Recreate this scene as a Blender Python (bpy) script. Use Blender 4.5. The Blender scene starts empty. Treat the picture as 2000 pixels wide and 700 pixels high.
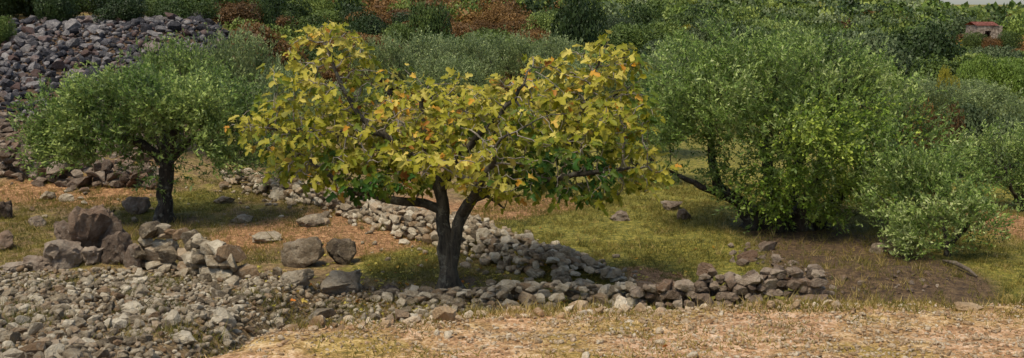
import bpy, bmesh, math, random
import numpy as np
from mathutils import Vector, Matrix, Euler

random.seed(7)
rng = np.random.default_rng(7)
R = math.radians
scene = bpy.context.scene
COL = scene.collection

# ------------------------------------------------------------------ camera
CAM = np.array([0.0, 0.0, 4.7])
FPX = 2144.0
PITCH = math.atan(343.0 / FPX)
cd = bpy.data.cameras.new("camera")
cd.sensor_width = 36.0
cd.lens = 36.0 * FPX / 2000.0
cd.clip_start = 0.1
cd.clip_end = 6000.0
cam = bpy.data.objects.new("camera", cd)
cam.location = CAM
cam.rotation_euler = (R(90) - PITCH, 0, 0)
COL.objects.link(cam)
scene.camera = cam

# ------------------------------------------------------------------ world, sun, exposure
SUN_EL, SUN_AZ = 64.0, 222.0          # azimuth of the sun, clockwise from +Y
w = bpy.data.worlds.new("World")
scene.world = w
w.use_nodes = True
wn = w.node_tree.nodes
bg = wn["Background"]
sky = wn.new("ShaderNodeTexSky")
sky.sky_type = 'NISHITA'
sky.sun_disc = False
sky.sun_elevation = R(SUN_EL)
sky.sun_rotation = R(SUN_AZ)
sky.air_density = 1.0
sky.dust_density = 1.3
sky.ozone_density = 1.0
w.node_tree.links.new(sky.outputs[0], bg.inputs[0])
bg.inputs[1].default_value = 0.062
sd = bpy.data.lights.new("sun", 'SUN')
sd.energy = 1.5
sd.angle = R(18)
sd.color = (1.0, 0.92, 0.78)
sun = bpy.data.objects.new("sun", sd)
az, el = R(SUN_AZ), R(SUN_EL)
to_sun = Vector((math.sin(az) * math.cos(el), math.cos(az) * math.cos(el), math.sin(el)))
sun.rotation_euler = (-to_sun).to_track_quat('-Z', 'Y').to_euler()
sun.location = to_sun * 60
COL.objects.link(sun)

scene.view_settings.view_transform = 'Standard'
scene.view_settings.look = 'None'
scene.view_settings.gamma = 1.0
scene.view_settings.exposure = 1.45
scene.render.engine = 'CYCLES'
scene.cycles.use_denoising = True
scene.cycles.max_bounces = 6
scene.cycles.diffuse_bounces = 3
scene.cycles.transmission_bounces = 4
scene.cycles.glossy_bounces = 2

# ------------------------------------------------------------------ helpers
def sstep(a, b, x):
    t = np.clip((np.asarray(x, float) - a) / (b - a), 0, 1)
    return t * t * (3 - 2 * t)

CP, SP = math.cos(PITCH), math.sin(PITCH)
def ray(px, py):
    u = (px - 1000.0) / FPX
    v = -(py - 350.0) / FPX
    return np.array([u, CP + v * SP, -SP + v * CP])
def plane_pt(px, py, Y):
    d = ray(px, py)
    return CAM + d * (Y / d[1])
def project(p):
    p = np.atleast_2d(p) - CAM
    f = p[:, 1] * CP - p[:, 2] * SP
    up = p[:, 1] * SP + p[:, 2] * CP
    f = np.where(f < .05, .05, f)
    return np.stack([1000 + FPX * p[:, 0] / f, 350 - FPX * up / f, f], 1)

# value noise on a lattice
_perm = np.random.default_rng(3).random((256, 256))
def vnoise(x, y):
    x = np.asarray(x, float); y = np.asarray(y, float)
    xi = np.floor(x).astype(int); yi = np.floor(y).astype(int)
    fx = x - xi; fy = y - yi
    fx = fx * fx * (3 - 2 * fx); fy = fy * fy * (3 - 2 * fy)
    g = lambda a, b: _perm[a & 255, b & 255]
    return (g(xi, yi) * (1 - fx) + g(xi + 1, yi) * fx) * (1 - fy) + (g(xi, yi + 1) * (1 - fx) + g(xi + 1, yi + 1) * fx) * fy
def fbm(x, y, o=4):
    s = 0; a = .5
    for k in range(o):
        s = s + a * vnoise(x * 2 ** k + 17.3 * k, y * 2 ** k + 5.1 * k); a *= .5
    return s / (1 - .5 ** o)

def edge_y(x):
    return np.interp(x, [-40, -6, -4, -3, -2.1, -1.58, -.94, 0, 4, 40], [-3, .5, 3.4, 5.1, 6.56, 7.5, 7.86, 8.14, 8.45, 8.8]) + .4 * (fbm(np.asarray(x) * 1.3, np.asarray(x) * 0 + 4.2) - .5)
def shoulder_z(y):
    return 3.0 - .084 * np.maximum(np.asarray(y, float) - 1, 0)
def smax(a, b, k=.25):
    h = np.clip(.5 + .5 * (a - b) / k, 0, 1)
    return b * (1 - h) + a * h + k * h * (1 - h)
def smin(a, b, k=.25):
    return -smax(-a, -b, k)
def height(x, y):
    x = np.asarray(x, float); y = np.asarray(y, float)
    e = edge_y(x)
    d = y - e
    right = shoulder_z(e) - .62 * d
    left = np.interp(y, [-50, 4, 6.5, 9.5, 14, 18.5, 60], [2.95, 2.9, 2.35, 1.6, .75, 0, -14])
    wr = sstep(-3.6, -1.2, x)
    bank = left * (1 - wr) + right * wr
    base = np.zeros_like(x)
    # rubble hillside at the left
    t = np.clip((y - 26.5) / 25.0, 0, 1.0)
    m = sstep(-5.5 - np.maximum(y - 26, 0) * .2, -9.5 - np.maximum(y - 26, 0) * .2, x)
    base = base + 3.7 * t * m * (1 + .15 * (fbm(x * .25, y * .25) - .5))
    # land behind
    a = x / np.maximum(y, 1)
    rise = np.minimum(np.maximum(y - 55, 0), 170) * .052
    base = base + rise * (1 - sstep(-.02, .30, a)) + .9 * sstep(70, 160, y) * sstep(.1, .3, a)
    base = base + np.clip(y - 115, 0, 170) * .034 * (1 - sstep(.34, .40, a)) * sstep(-.02, .30, a)
    base = base + .16 * (fbm(x * .35, y * .35) - .5) * sstep(5, 20, y)
    # low bank by the right olive, left mound
    base = base + .18 * np.exp(-(((x - 6.3) / 1.2) ** 2 + ((y - 18.3) / 1.0) ** 2))
    base = base + .30 * np.exp(-(((x + 7.6) / 1.1) ** 2 + ((y - 20.0) / 1.0) ** 2))
    z = smax(bank, base, .3)
    top = shoulder_z(y)
    z = smin(z, top + 0 * z, .12)
    z = np.where(y > 30, base, z)
    z = z + .09 * (fbm(x * 2.2, y * 2.2, 3) - .5) * sstep(80, 40, y) + .02 * (fbm(x * 7, y * 7, 2) - .5) * sstep(40, 20, y)
    return z
def hz(x, y):
    return float(height(np.array([x]), np.array([y]))[0])
def ground(px, py):
    d = ray(px, py)
    s = np.concatenate([np.arange(3, 60, .03), np.arange(60, 500, .5)])
    P = CAM[None] + d[None] * s[:, None]
    below = P[:, 2] < height(P[:, 0], P[:, 1])
    i = int(np.argmax(below)) if below.any() else len(s) - 1
    return np.array([P[i, 0], P[i, 1], hz(P[i, 0], P[i, 1])])

def tag(o, label=None, cat=None, group=None, kind=None):
    if label: o["label"] = label
    if cat: o["category"] = cat
    if group: o["group"] = group
    if kind: o["kind"] = kind
    return o
def empty(name, loc):
    o = bpy.data.objects.new(name, None)
    o.empty_display_size = .2
    o.location = [float(v) for v in loc]
    COL.objects.link(o)
    return o
def link(name, mesh, mat=None, parent=None):
    o = bpy.data.objects.new(name, mesh)
    if mat is not None and not mesh.materials: mesh.materials.append(mat)
    COL.objects.link(o)
    if parent is not None:
        o.parent = parent
    return o
def np_mesh(name, V, F, n=3, attrs=None, smooth=False):
    """V (N,3); F (M,n) int array; attrs: dict name -> per-vertex float array"""
    V = np.ascontiguousarray(V, np.float32); F = np.ascontiguousarray(F, np.int32)
    me = bpy.data.meshes.new(name)
    me.vertices.add(len(V)); me.vertices.foreach_set("co", V.ravel())
    me.loops.add(F.size); me.loops.foreach_set("vertex_index", F.ravel())
    me.polygons.add(len(F)); me.polygons.foreach_set("loop_start", np.arange(0, F.size, n, dtype=np.int32))
    if smooth: me.polygons.foreach_set("use_smooth", np.ones(len(F), bool))
    for k, v in (attrs or {}).items():
        at = me.attributes.new(k, 'FLOAT', 'POINT')
        at.data.foreach_set("value", np.ascontiguousarray(v, np.float32))
    me.update(calc_edges=True)
    return me
def norm(v):
    return v / np.maximum(np.linalg.norm(v, axis=-1, keepdims=True), 1e-9)
def rand_dirs(n):
    return norm(rng.normal(size=(n, 3)))

# ------------------------------------------------------------------ materials
def srgb(r, g, b):
    f = lambda c: (c / 255 / 12.92) if c / 255 <= .04045 else ((c / 255 + .055) / 1.055) ** 2.4
    return (f(r), f(g), f(b), 1.0)
class NT:
    def __init__(s, name):
        s.m = bpy.data.materials.new(name); s.m.use_nodes = True
        s.t = s.m.node_tree; s.n = s.t.nodes; s.l = s.t.links
        s.b = s.n["Principled BSDF"]; s.out = s.n["Material Output"]
        s.b.inputs["Specular IOR Level"].default_value = .25
        s.b.inputs["Roughness"].default_value = .85
    def node(s, kind, **kw):
        n = s.n.new(kind)
        for k, v in kw.items(): setattr(n, k, v)
        return n
    def noise(s, scale, detail=4, rough=.6, vec=None, dist=0):
        n = s.node("ShaderNodeTexNoise"); n.inputs["Scale"].default_value = scale
        n.inputs["Detail"].default_value = detail; n.inputs["Roughness"].default_value = rough
        n.inputs["Distortion"].default_value = dist
        s.l.new(vec if vec is not None else s.pos(), n.inputs["Vector"])
        return n.outputs["Fac"]
    def pos(s):
        if not hasattr(s, "_p"): s._p = s.node("ShaderNodeNewGeometry").outputs["Position"]
        return s._p
    def attr(s, name):
        return s.node("ShaderNodeAttribute", attribute_name=name).outputs["Fac"]
    def ramp(s, fac, stops, interp='LINEAR'):
        r = s.node("ShaderNodeValToRGB"); r.color_ramp.interpolation = interp
        e = r.color_ramp.elements
        while len(e) < len(stops): e.new(.5)
        for q, (p, c) in zip(e, stops): q.position = p; q.color = c
        s.l.new(fac, r.inputs[0]); return r.outputs[0]
    def mix(s, fac, a, b, blend='MIX'):
        m = s.node("ShaderNodeMix", data_type='RGBA', blend_type=blend)
        for sock, v in ((m.inputs[0], fac), (m.inputs[6], a), (m.inputs[7], b)):
            if hasattr(v, "links"): s.l.new(v, sock)
            else: sock.default_value = v
        return m.outputs[2]
    def math(s, op, a, b=0.0, c=0.0):
        m = s.node("ShaderNodeMath", operation=op)
        for sock, v in zip(m.inputs, (a, b, c)):
            if hasattr(v, "links"): s.l.new(v, sock)
            else: sock.default_value = v
        return m.outputs[0]
    def bump(s, h, strength=.5, dist=.02):
        b = s.node("ShaderNodeBump"); b.inputs["Strength"].default_value = strength
        b.inputs["Distance"].default_value = dist
        s.l.new(h, b.inputs["Height"]); s.l.new(b.outputs[0], s.b.inputs["Normal"])
    def color(s, c):
        if hasattr(c, "links"): s.l.new(c, s.b.inputs["Base Color"])
        else: s.b.inputs["Base Color"].default_value = c

def stone_material(name, dark, mid, light, lichen, warm):
    m = NT(name)
    oi = m.node("ShaderNodeObjectInfo").outputs["Random"]
    r = m.math('FRACT', m.math('ADD', oi, m.attr("tint")))
    n1 = m.noise(3.2, 6, .65)
    n2 = m.noise(17, 5, .7)
    f = m.math('ADD', m.math('MULTIPLY', n1, .75), m.math('MULTIPLY', r, .42))
    f = m.math('ADD', f, m.math('MULTIPLY', m.math('SUBTRACT', n2, .5), .5))
    c = m.ramp(f, [(.28, dark), (.55, mid), (.85, light)])
    r2 = m.math('FRACT', m.math('MULTIPLY', r, 7.31))
    c = m.mix(m.math('MULTIPLY', m.math('GREATER_THAN', r2, .78), .45), c, warm)
    li = m.ramp(m.noise(9, 5, .7), [(.55, (0, 0, 0, 1)), (.66, (1, 1, 1, 1))])
    c = m.mix(m.math('MULTIPLY', li, .45), c, lichen)
    m.color(c)
    h = m.math('ADD', m.math('MULTIPLY', m.noise(11, 8, .7), 1.0), m.math('MULTIPLY', m.noise(45, 4, .6), .35))
    m.bump(h, 1.0, .09)
    m.b.inputs["Roughness"].default_value = .92
    return m.m

M = {}
M["rubble"] = stone_material("rubble_stone", srgb(74, 62, 46), srgb(144, 128, 102), srgb(206, 192, 164), srgb(186, 175, 152), srgb(140, 104, 68))
M["wall"] = stone_material("wall_stone", srgb(90, 76, 58), srgb(156, 139, 112), srgb(206, 192, 164), srgb(190, 180, 156), srgb(152, 118, 80))
M["brown"] = stone_material("brown_stone", srgb(62, 50, 40), srgb(116, 98, 80), srgb(165, 148, 126), srgb(150, 142, 126), srgb(110, 78, 52))
M["scree"] = stone_material("scree_stone", srgb(28, 27, 28), srgb(64, 61, 62), srgb(150, 142, 134), srgb(100, 97, 96), srgb(112, 82, 66))
M["boulder"] = stone_material("boulder_stone", srgb(64, 54, 42), srgb(120, 104, 82), srgb(168, 154, 130), srgb(158, 148, 126), srgb(110, 86, 60))
M["gravel"] = stone_material("gravel_stone", srgb(140, 110, 74), srgb(190, 160, 120), srgb(230, 212, 180), srgb(212, 196, 168), srgb(190, 138, 88))

def leaf_material(name, stops, trans=.35, back=None, rough=.55, vary=0):
    m = NT(name)
    t = m.attr("tint")
    n = m.noise(1.1, 2, .5)
    f = m.math('ADD', t, m.math('MULTIPLY', m.math('SUBTRACT', n, .5), .25))
    if vary: f = m.math('ADD', f, m.math('MULTIPLY', m.math('SUBTRACT', m.node('ShaderNodeObjectInfo').outputs['Random'], .5), vary))
    c = m.ramp(f, stops)
    if back is not None:
        g = m.node("ShaderNodeNewGeometry")
        c = m.mix(m.math('MULTIPLY', g.outputs["Backfacing"], .55), c, back)
    m.color(c)
    m.b.inputs["Roughness"].default_value = rough
    tr = m.node("ShaderNodeBsdfTranslucent")
    m.l.new(c, tr.inputs["Color"])
    mx = m.node("ShaderNodeMixShader"); mx.inputs[0].default_value = trans
    m.l.new(m.b.outputs[0], mx.inputs[1]); m.l.new(tr.outputs[0], mx.inputs[2])
    m.l.new(mx.outputs[0], m.out.inputs["Surface"])
    return m.m
M["fig_leaf"] = leaf_material("fig_leaf", [(0, srgb(54, 90, 28)), (.25, srgb(100, 112, 26)), (.5, srgb(156, 148, 34)), (.78, srgb(212, 194, 96)), (.88, srgb(204, 146, 40)), (1, srgb(142, 88, 40))], .4, srgb(168, 162, 92))
M["olive_leaf"] = leaf_material("olive_leaf", [(0, srgb(58, 78, 26)), (.4, srgb(106, 130, 50)), (.75, srgb(156, 170, 90)), (1, srgb(186, 190, 130))], .3, srgb(142, 152, 100), .5)
M["olive_leaf_dark"] = leaf_material("olive_leaf_dark", [(0, srgb(50, 68, 26)), (.5, srgb(96, 120, 46)), (1, srgb(164, 176, 92))], .3, srgb(124, 134, 92), .45)
M["olive_leaf_lush"] = leaf_material("olive_leaf_lush", [(0, srgb(62, 84, 24)), (.5, srgb(114, 138, 42)), (1, srgb(178, 188, 78))], .32, srgb(144, 154, 92), .45)
M["olive_leaf_grey"] = leaf_material("olive_leaf_grey", [(0, srgb(62, 74, 38)), (.5, srgb(108, 122, 64)), (1, srgb(164, 172, 112))], .3, srgb(140, 148, 108), .5)
M["maquis"] = leaf_material("maquis_leaf", [(0, srgb(48, 60, 24)), (.5, srgb(92, 108, 44)), (1, srgb(152, 160, 76))], .25, vary=.55)
M["dark"] = leaf_material("dark_leaf", [(0, srgb(32, 44, 18)), (.5, srgb(58, 74, 30)), (1, srgb(98, 112, 48))], .2, vary=.55)
M["grey"] = leaf_material("grey_olive_leaf", [(0, srgb(50, 60, 36)), (.5, srgb(88, 100, 60)), (1, srgb(136, 144, 100))], .25, vary=.6)
M["rust"] = leaf_material("rust_leaf", [(0, srgb(64, 48, 26)), (.5, srgb(110, 80, 40)), (1, srgb(146, 110, 56))], .25, vary=.55)
M["yellow"] = leaf_material("yellow_leaf", [(0, srgb(100, 104, 36)), (.5, srgb(150, 140, 44)), (1, srgb(190, 160, 56))], .3)
M["fresh"] = leaf_material("fresh_leaf", [(0, srgb(70, 90, 32)), (.5, srgb(110, 130, 50)), (1, srgb(150, 160, 78))], .3)
M["grass"] = leaf_material("grass_blade", [(0, srgb(70, 72, 24)), (.4, srgb(112, 104, 38)), (.75, srgb(150, 128, 62)), (1, srgb(186, 160, 104))], .25)

def bark(name, dark, light, scale=1.0):
    m = NT(name)
    mp = m.node("ShaderNodeMapping"); mp.inputs["Scale"].default_value = (9 * scale, 9 * scale, 2.2 * scale)
    m.l.new(m.pos(), mp.inputs["Vector"])
    n = m.noise(1.6, 7, .7, mp.outputs[0])
    n2 = m.noise(.9, 3, .5)
    c = m.mix(m.math('MULTIPLY', n2, .5), m.ramp(n, [(.35, dark), (.65, light)]), dark)
    li = m.ramp(m.noise(7, 5, .7), [(.54, (0, 0, 0, 1)), (.62, (1, 1, 1, 1))])
    m.color(m.mix(m.math('MULTIPLY', li, .4), c, srgb(138, 134, 116)))
    m.bump(n, .9, .05)
    return m.m
M["fig_bark"] = bark("fig_bark", srgb(40, 37, 31), srgb(104, 95, 78))
M["fig_twig"] = bark("fig_twig", srgb(110, 98, 84), srgb(190, 178, 156), 2)
M["olive_bark"] = bark("olive_bark", srgb(28, 25, 20), srgb(80, 70, 56))
M["dry_wood"] = bark("dry_wood", srgb(70, 60, 50), srgb(124, 110, 92))

def ground_material():
    m = NT("ground_soil_grass")
    g, so, gr, dk = m.attr("grass"), m.attr("soil"), m.attr("gravel"), m.attr("litter")
    n1 = m.noise(2.1, 8, .72); n2 = m.noise(9, 6, .7); n3 = m.noise(42, 4, .7)
    fine = m.math('ADD', m.math('MULTIPLY', n2, .55), m.math('MULTIPLY', n3, .45))
    earth = m.ramp(fine, [(.4, srgb(74, 58, 38)), (.5, srgb(112, 90, 58)), (.6, srgb(158, 132, 92))])
    red = m.ramp(fine, [(.4, srgb(82, 56, 34)), (.5, srgb(134, 96, 60)), (.6, srgb(186, 146, 102))])
    gcol = m.ramp(fine, [(.4, srgb(58, 60, 20)), (.5, srgb(102, 98, 32)), (.61, srgb(158, 140, 66))])
    stony = m.ramp(fine, [(.41, srgb(116, 84, 54)), (.5, srgb(176, 134, 92)), (.6, srgb(212, 184, 152))])
    litter_shade = m.ramp(fine, [(.4, srgb(44, 34, 24)), (.5, srgb(78, 60, 40)), (.63, srgb(120, 98, 66))])  # dark ground tone for leaf litter and for painted shade
    c = m.mix(m.ramp(m.math('ADD', so, m.math('MULTIPLY', m.math('SUBTRACT', n1, .5), 1.2)), [(.35, (0, 0, 0, 1)), (.6, (1, 1, 1, 1))]), earth, red)
    c = m.mix(m.ramp(m.math('ADD', g, m.math('MULTIPLY', m.math('SUBTRACT', n1, .5), 1.3)), [(.35, (0, 0, 0, 1)), (.65, (1, 1, 1, 1))]), c, gcol)
    c = m.mix(m.ramp(m.math('ADD', dk, m.math('MULTIPLY', m.math('SUBTRACT', n2, .5), .8)), [(.3, (0, 0, 0, 1)), (.75, (1, 1, 1, 1))]), c, litter_shade)
    yel = m.ramp(fine, [(.41, srgb(92, 80, 34)), (.5, srgb(146, 118, 54)), (.6, srgb(198, 168, 110))])
    sh = m.mix(m.ramp(m.noise(.8, 4, .6), [(.45, (0, 0, 0, 1)), (.62, (1, 1, 1, 1))]), stony, yel)
    c = m.mix(m.ramp(gr, [(.3, (0, 0, 0, 1)), (.7, (1, 1, 1, 1))]), c, sh)
    m.color(c)
    m.bump(fine, .8, .04)
    m.b.inputs["Roughness"].default_value = .95
    return m.m
M["ground"] = ground_material()

# ------------------------------------------------------------------ ground sheet
def axis(fine_a, fine_b, step, far, growth):
    a = list(np.arange(fine_a, fine_b, step))
    s = step; v = a[-1]
    while v < far: s *= growth; v += s; a.append(v)
    s = step; v = a[0]; pre = []
    return a
ys = [-40, -25, -15, -9, -5, -2] + axis(0, 31, .155, 3500, 1.06)
xs_r = axis(0, 13, .155, 2600, 1.065)
xs = [-v for v in xs_r[:0:-1]] + xs_r
GX, GY = np.meshgrid(np.array(xs), np.array(ys))
GZ = height(GX, GY)
nx, ny = len(xs), len(ys)
idx = np.arange(nx * ny).reshape(ny, nx)
F = np.stack([idx[:-1, :-1], idx[:-1, 1:], idx[1:, 1:], idx[1:, :-1]], -1).reshape(-1, 4)
X, Y = GX.ravel(), GY.ravel()
def spot(px, py, r):
    p = ground(px, py)
    return np.exp(-(((X - p[0]) / r) ** 2 + ((Y - p[1]) / (r * 1.7)) ** 2))
gravelw = sstep(.25, -.25, Y - edge_y(X))
grassw = .15 + .55 * sstep(-1.5, 1.0, X + (Y - 18) * .12) * sstep(9, 15, Y)
grassw += .28 * sstep(14, 17, Y) * sstep(-1.5, -5, X)
soilw = .12 + .25 * fbm(X * .3, Y * .3)
for px, py, r in ((660, 430, .9), (770, 440, 1.0), (720, 470, .8), (800, 410, .8), (500, 460, .8), (40, 375, .8), (180, 380, .8), (1975, 440, 1.0), (1270, 535, .7), (1000, 410, .9), (1100, 400, .7), (250, 365, .8)):
    s = spot(px, py, r); soilw += .95 * s; grassw -= .7 * s
for px, py, r in ((360, 400, .9), (800, 520, 1.0), (760, 500, .8), (1150, 450, 1.6), (1300, 470, 1.6), (1400, 400, 1.0)):
    grassw += .5 * spot(px, py, r)
hf = plane_pt(1930, 95, 88)
soilw += .9 * np.exp(-(((X - hf[0]) / 9) ** 2 + ((Y - hf[1]) / 18) ** 2)); grassw -= .6 * np.exp(-(((X - hf[0]) / 9) ** 2 + ((Y - hf[1]) / 18) ** 2))
litter = .9 * sstep(-6.5 - np.maximum(Y - 26, 0) * .2, -9.5 - np.maximum(Y - 26, 0) * .2, X) * sstep(28, 32, Y) * sstep(60, 54, Y)  # shaded gaps between scree rocks, painted as darker ground
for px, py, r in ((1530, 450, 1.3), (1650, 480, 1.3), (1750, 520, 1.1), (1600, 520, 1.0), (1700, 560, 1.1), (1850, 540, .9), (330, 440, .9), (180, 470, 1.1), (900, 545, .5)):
    litter += .8 * spot(px, py, r)  # leaf litter and tree shade, painted together as dark soil
LITTER_SPOTS = [(ground(px, py), r) for px, py, r in ((1530, 450, 1.3), (1650, 480, 1.3), (1750, 520, 1.3), (1600, 520, 1.0), (1700, 560, 1.1), (1850, 540, 1.0), (1975, 440, 1.0), (660, 430, .9), (770, 440, 1.0), (720, 470, .8), (500, 460, .8), (40, 375, .8), (180, 470, 1.1), (1270, 535, .7))]
def bare(x, y):
    return np.clip(sum(np.exp(-(((x - p[0]) / r) ** 2 + ((y - p[1]) / (r * 1.7)) ** 2)) for p, r in LITTER_SPOTS), 0, 1)
me = np_mesh("ground", np.stack([X, Y, GZ.ravel()], 1), F, 4, {"gravel": gravelw, "grass": np.clip(grassw, 0, 1), "soil": np.clip(soilw, 0, 1), "litter": np.clip(litter, 0, 1)}, True)
tag(link("ground", me, M["ground"]), kind="structure")

# ------------------------------------------------------------------ stones
def hull_stone(seed, npts=15, flat=.62):
    r = np.random.default_rng(seed)
    bm = bmesh.new()
    P = norm(r.normal(size=(npts, 3))) * r.uniform(.74, 1.0, (npts, 1))
    P[:, 2] *= flat; P[:, 1] *= r.uniform(.62, .95)
    P = np.sign(P) * np.abs(P) ** .85
    for p in P: bm.verts.new(p)
    res = bmesh.ops.convex_hull(bm, input=bm.verts[:])
    bmesh.ops.delete(bm, geom=[v for v in bm.verts if not v.link_faces], context='VERTS')
    bmesh.ops.recalc_face_normals(bm, faces=bm.faces[:])
    bmesh.ops.triangulate(bm, faces=bm.faces[:])
    me = bpy.data.meshes.new("stone"); bm.to_mesh(me); bm.free()
    return me
STONE = [hull_stone(100 + k, 15 + k % 7, .6 + .06 * (k % 5)) for k in range(14)]
def mesh_arrays(me):
    V = np.empty(len(me.vertices) * 3, np.float32); me.vertices.foreach_get("co", V)
    Fs = np.empty(len(me.polygons) * 3, np.int32); me.polygons.foreach_get("vertices", Fs)
    return V.reshape(-1, 3), Fs.reshape(-1, 3)
STONE_VF = [mesh_arrays(m) for m in STONE]
_mat_variants = {}
def stone_variants(mat):
    if mat not in _mat_variants:
        out = []
        for m in STONE:
            c = m.copy(); c.name = "stone"; c.materials.clear(); c.materials.append(M[mat]); out.append(c)
        _mat_variants[mat] = out
    return _mat_variants[mat]
def euler_mats(E):
    cx, sx = np.cos(E[:, 0]), np.sin(E[:, 0]); cy, sy = np.cos(E[:, 1]), np.sin(E[:, 1]); cz, sz = np.cos(E[:, 2]), np.sin(E[:, 2])
    m = np.empty((len(E), 3, 3))
    m[:, 0, 0] = cy * cz; m[:, 0, 1] = sx * sy * cz - cx * sz; m[:, 0, 2] = cx * sy * cz + sx * sz
    m[:, 1, 0] = cy * sz; m[:, 1, 1] = sx * sy * sz + cx * cz; m[:, 1, 2] = cx * sy * sz - sx * cz
    m[:, 2, 0] = -sy; m[:, 2, 1] = sx * cy; m[:, 2, 2] = cx * cy
    return m
def joined_stones(name, P, S, E, mat, parent=None, origin=(0, 0, 0)):
    """many stones as one mesh; P centres, S (n,3) half sizes, E eulers"""
    var = rng.integers(0, len(STONE), len(P)); Rm = euler_mats(E); T = rng.random(len(P))
    Vs, Fs, As = [], [], []; off = 0
    for k in range(len(STONE)):
        q = np.nonzero(var == k)[0]
        if len(q) == 0: continue
        v, f = STONE_VF[k]
        W = np.einsum('nij,nvj->nvi', Rm[q], v[None] * S[q][:, None, :]) + P[q][:, None, :] - np.array(origin)
        Vs.append(W.reshape(-1, 3)); n = len(v)
        Fs.append((f[None] + (np.arange(len(q)) * n)[:, None, None]).reshape(-1, 3) + off)
        As.append(np.repeat(T[q], n)); off += n * len(q)
    me = np_mesh(name, np.concatenate(Vs), np.concatenate(Fs), 3, {"tint": np.concatenate(As)})
    o = link(name, me, M[mat], parent)
    o["kind"] = "stuff"
    return o
def stone_parts(parent, P, S, E, mat, limit=300, origin=(0, 0, 0), restname="small_stones"):
    """the largest in view become parts, the rest one stuff part"""
    pr = project(P)
    size = S.mean(1) / pr[:, 2]
    size = np.where((pr[:, 0] > -30) & (pr[:, 0] < 2030) & (pr[:, 1] < 730) & (pr[:, 1] > -20), size, size * .001)
    order = np.argsort(-size)
    var = stone_variants(mat)
    for i in order[:limit]:
        o = bpy.data.objects.new("stone", var[int(rng.integers(0, len(var)))])
        o.location = P[i] - np.array(origin); o.scale = S[i]; o.rotation_euler = E[i]
        COL.objects.link(o); o.parent = parent
    rest = order[limit:]
    if len(rest):
        joined_stones(restname, P[rest], S[rest], E[rest], mat, parent, origin)

def wall_line(pts, spacing):
    """resample a polyline of world xy points"""
    pts = np.array(pts, float); d = np.r_[0, np.cumsum(np.linalg.norm(np.diff(pts, axis=0), axis=1))]
    s = np.arange(0, d[-1], spacing)
    xy = np.stack([np.interp(s, d, pts[:, 0]), np.interp(s, d, pts[:, 1])], 1)
    t = norm(np.gradient(xy, axis=0)); n = np.stack([-t[:, 1], t[:, 0]], 1)
    return s / d[-1], xy, t, n
def dry_wall(label, pixels, hfun, width, stone, mat, spill=0.0, limit=300, cat="wall", name="dry_stone_wall", ruin=.3, skip=.4):
    pts = [ground(*p)[:2] if len(p) == 2 else plane_pt(p[0], 560, p[2])[:2] for p in pixels]
    P, S, E = [], [], []
    rr = random.Random(hash(label) % 1000 if False else len(label))
    s, xy, t, n = wall_line(pts, stone * .5)
    ang = np.arctan2(t[:, 1], t[:, 0])
    L = len(s)
    for i in range(L):
        h = hfun(s[i]) * (1 + ruin * (2 * vnoise(i * .13, 3.7) - 1))
        courses = max(1, int(round(h / (stone * .62))))
        for c in range(courses):
            f = (c + .5) / courses
            wd = width(s[i]) if callable(width) else width
            half = wd * .5 * (1 - .55 * f)
            lanes = max(1, int(round(2 * half / (stone * .8))))
            for q in range(lanes):
                if rr.random() < skip: continue
                off = (-half + 2 * half * (q + .5) / lanes) + rr.gauss(0, stone * .12)
                inner = lanes >= 3 and abs(off) < half * .5 and c < courses - 1
                if inner: continue
                x, y = xy[i] + n[i] * off + t[i] * rr.gauss(0, stone * .2)
                sz = stone * .5 * math.exp(rr.gauss(0, .28))
                z = hz(x, y) + h * f + rr.gauss(0, stone * .06)
                P.append((x, y, z)); S.append((sz * rr.uniform(1.05, 1.35), sz * rr.uniform(.85, 1.1), sz * rr.uniform(.75, 1.05)))
                E.append((rr.gauss(0, .2), rr.gauss(0, .2), ang[i] + rr.gauss(0, .5)))
        if spill:
            for q in range(2):
                if rr.random() < .5: continue
                off = wd * .5 + abs(rr.gauss(0, spill)); off *= rr.choice((-1, 1))
                x, y = xy[i] + n[i] * off
                sz = stone * .36 * math.exp(rr.gauss(0, .35))
                P.append((x, y, hz(x, y) + sz * .3)); S.append((sz * 1.2, sz, sz * .8)); E.append((rr.gauss(0, .4), rr.gauss(0, .4), rr.uniform(0, 6.28)))
    mid = pts[len(pts) // 2]
    org = (mid[0], mid[1], hz(*mid))
    root = tag(empty(name, org), label, cat, kind="thing")
    stone_parts(root, np.array(P), np.array(S), np.array(E), mat, limit, org)
    return root

def I(xs_, ys_): return lambda s: float(np.interp(s, xs_, ys_))
dry_wall("tumbled grey dry stone wall running diagonally behind the yellow fig tree", [(455, 352), (540, 378), (640, 398), (740, 425), (830, 455), (930, 478), (1010, 508), (1090, 535), (1180, 558)], I([0, .3, .5, .8, 1], [.30, .36, .42, .42, .28]), I([0, .4, .6, .85, 1], [1.0, 1.2, 1.5, 1.7, 1.3]), .195, "wall", .35)
dry_wall("low line of brownish stones along the terrace foot of the fig tree", [(735, 0, 17.2), (830, 0, 17.0), (930, 0, 16.9), (1040, 0, 16.8), (1150, 0, 16.9), (1240, 0, 17.1)], I([0, .3, .45, .8, 1], [.12, .16, .30, .32, .32]), .6, .19, "wall", .12, cat="wall", name="low_stone_wall", skip=.15)
dry_wall("ruined brown stone wall end standing above the gravel edge at right", [(1235, 0, 16.9), (1330, 0, 16.8), (1400, 0, 16.7), (1480, 0, 16.6), (1560, 0, 16.5), (1618, 0, 16.4)], I([0, .25, .4, .55, .75, .95, 1], [.34, .38, .62, .5, .68, .66, .25]), .6, .22, "brown", .0, name="ruined_stone_wall", ruin=.04, skip=.12)
dry_wall("collapsed terrace wall of brown rocks behind the small left olive", [(-40, 330), (60, 352), (170, 362), (300, 366)], I([0, .5, 1], [.75, .7, .45]), .7, .33, "brown", .25, name="terrace_wall")
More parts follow.
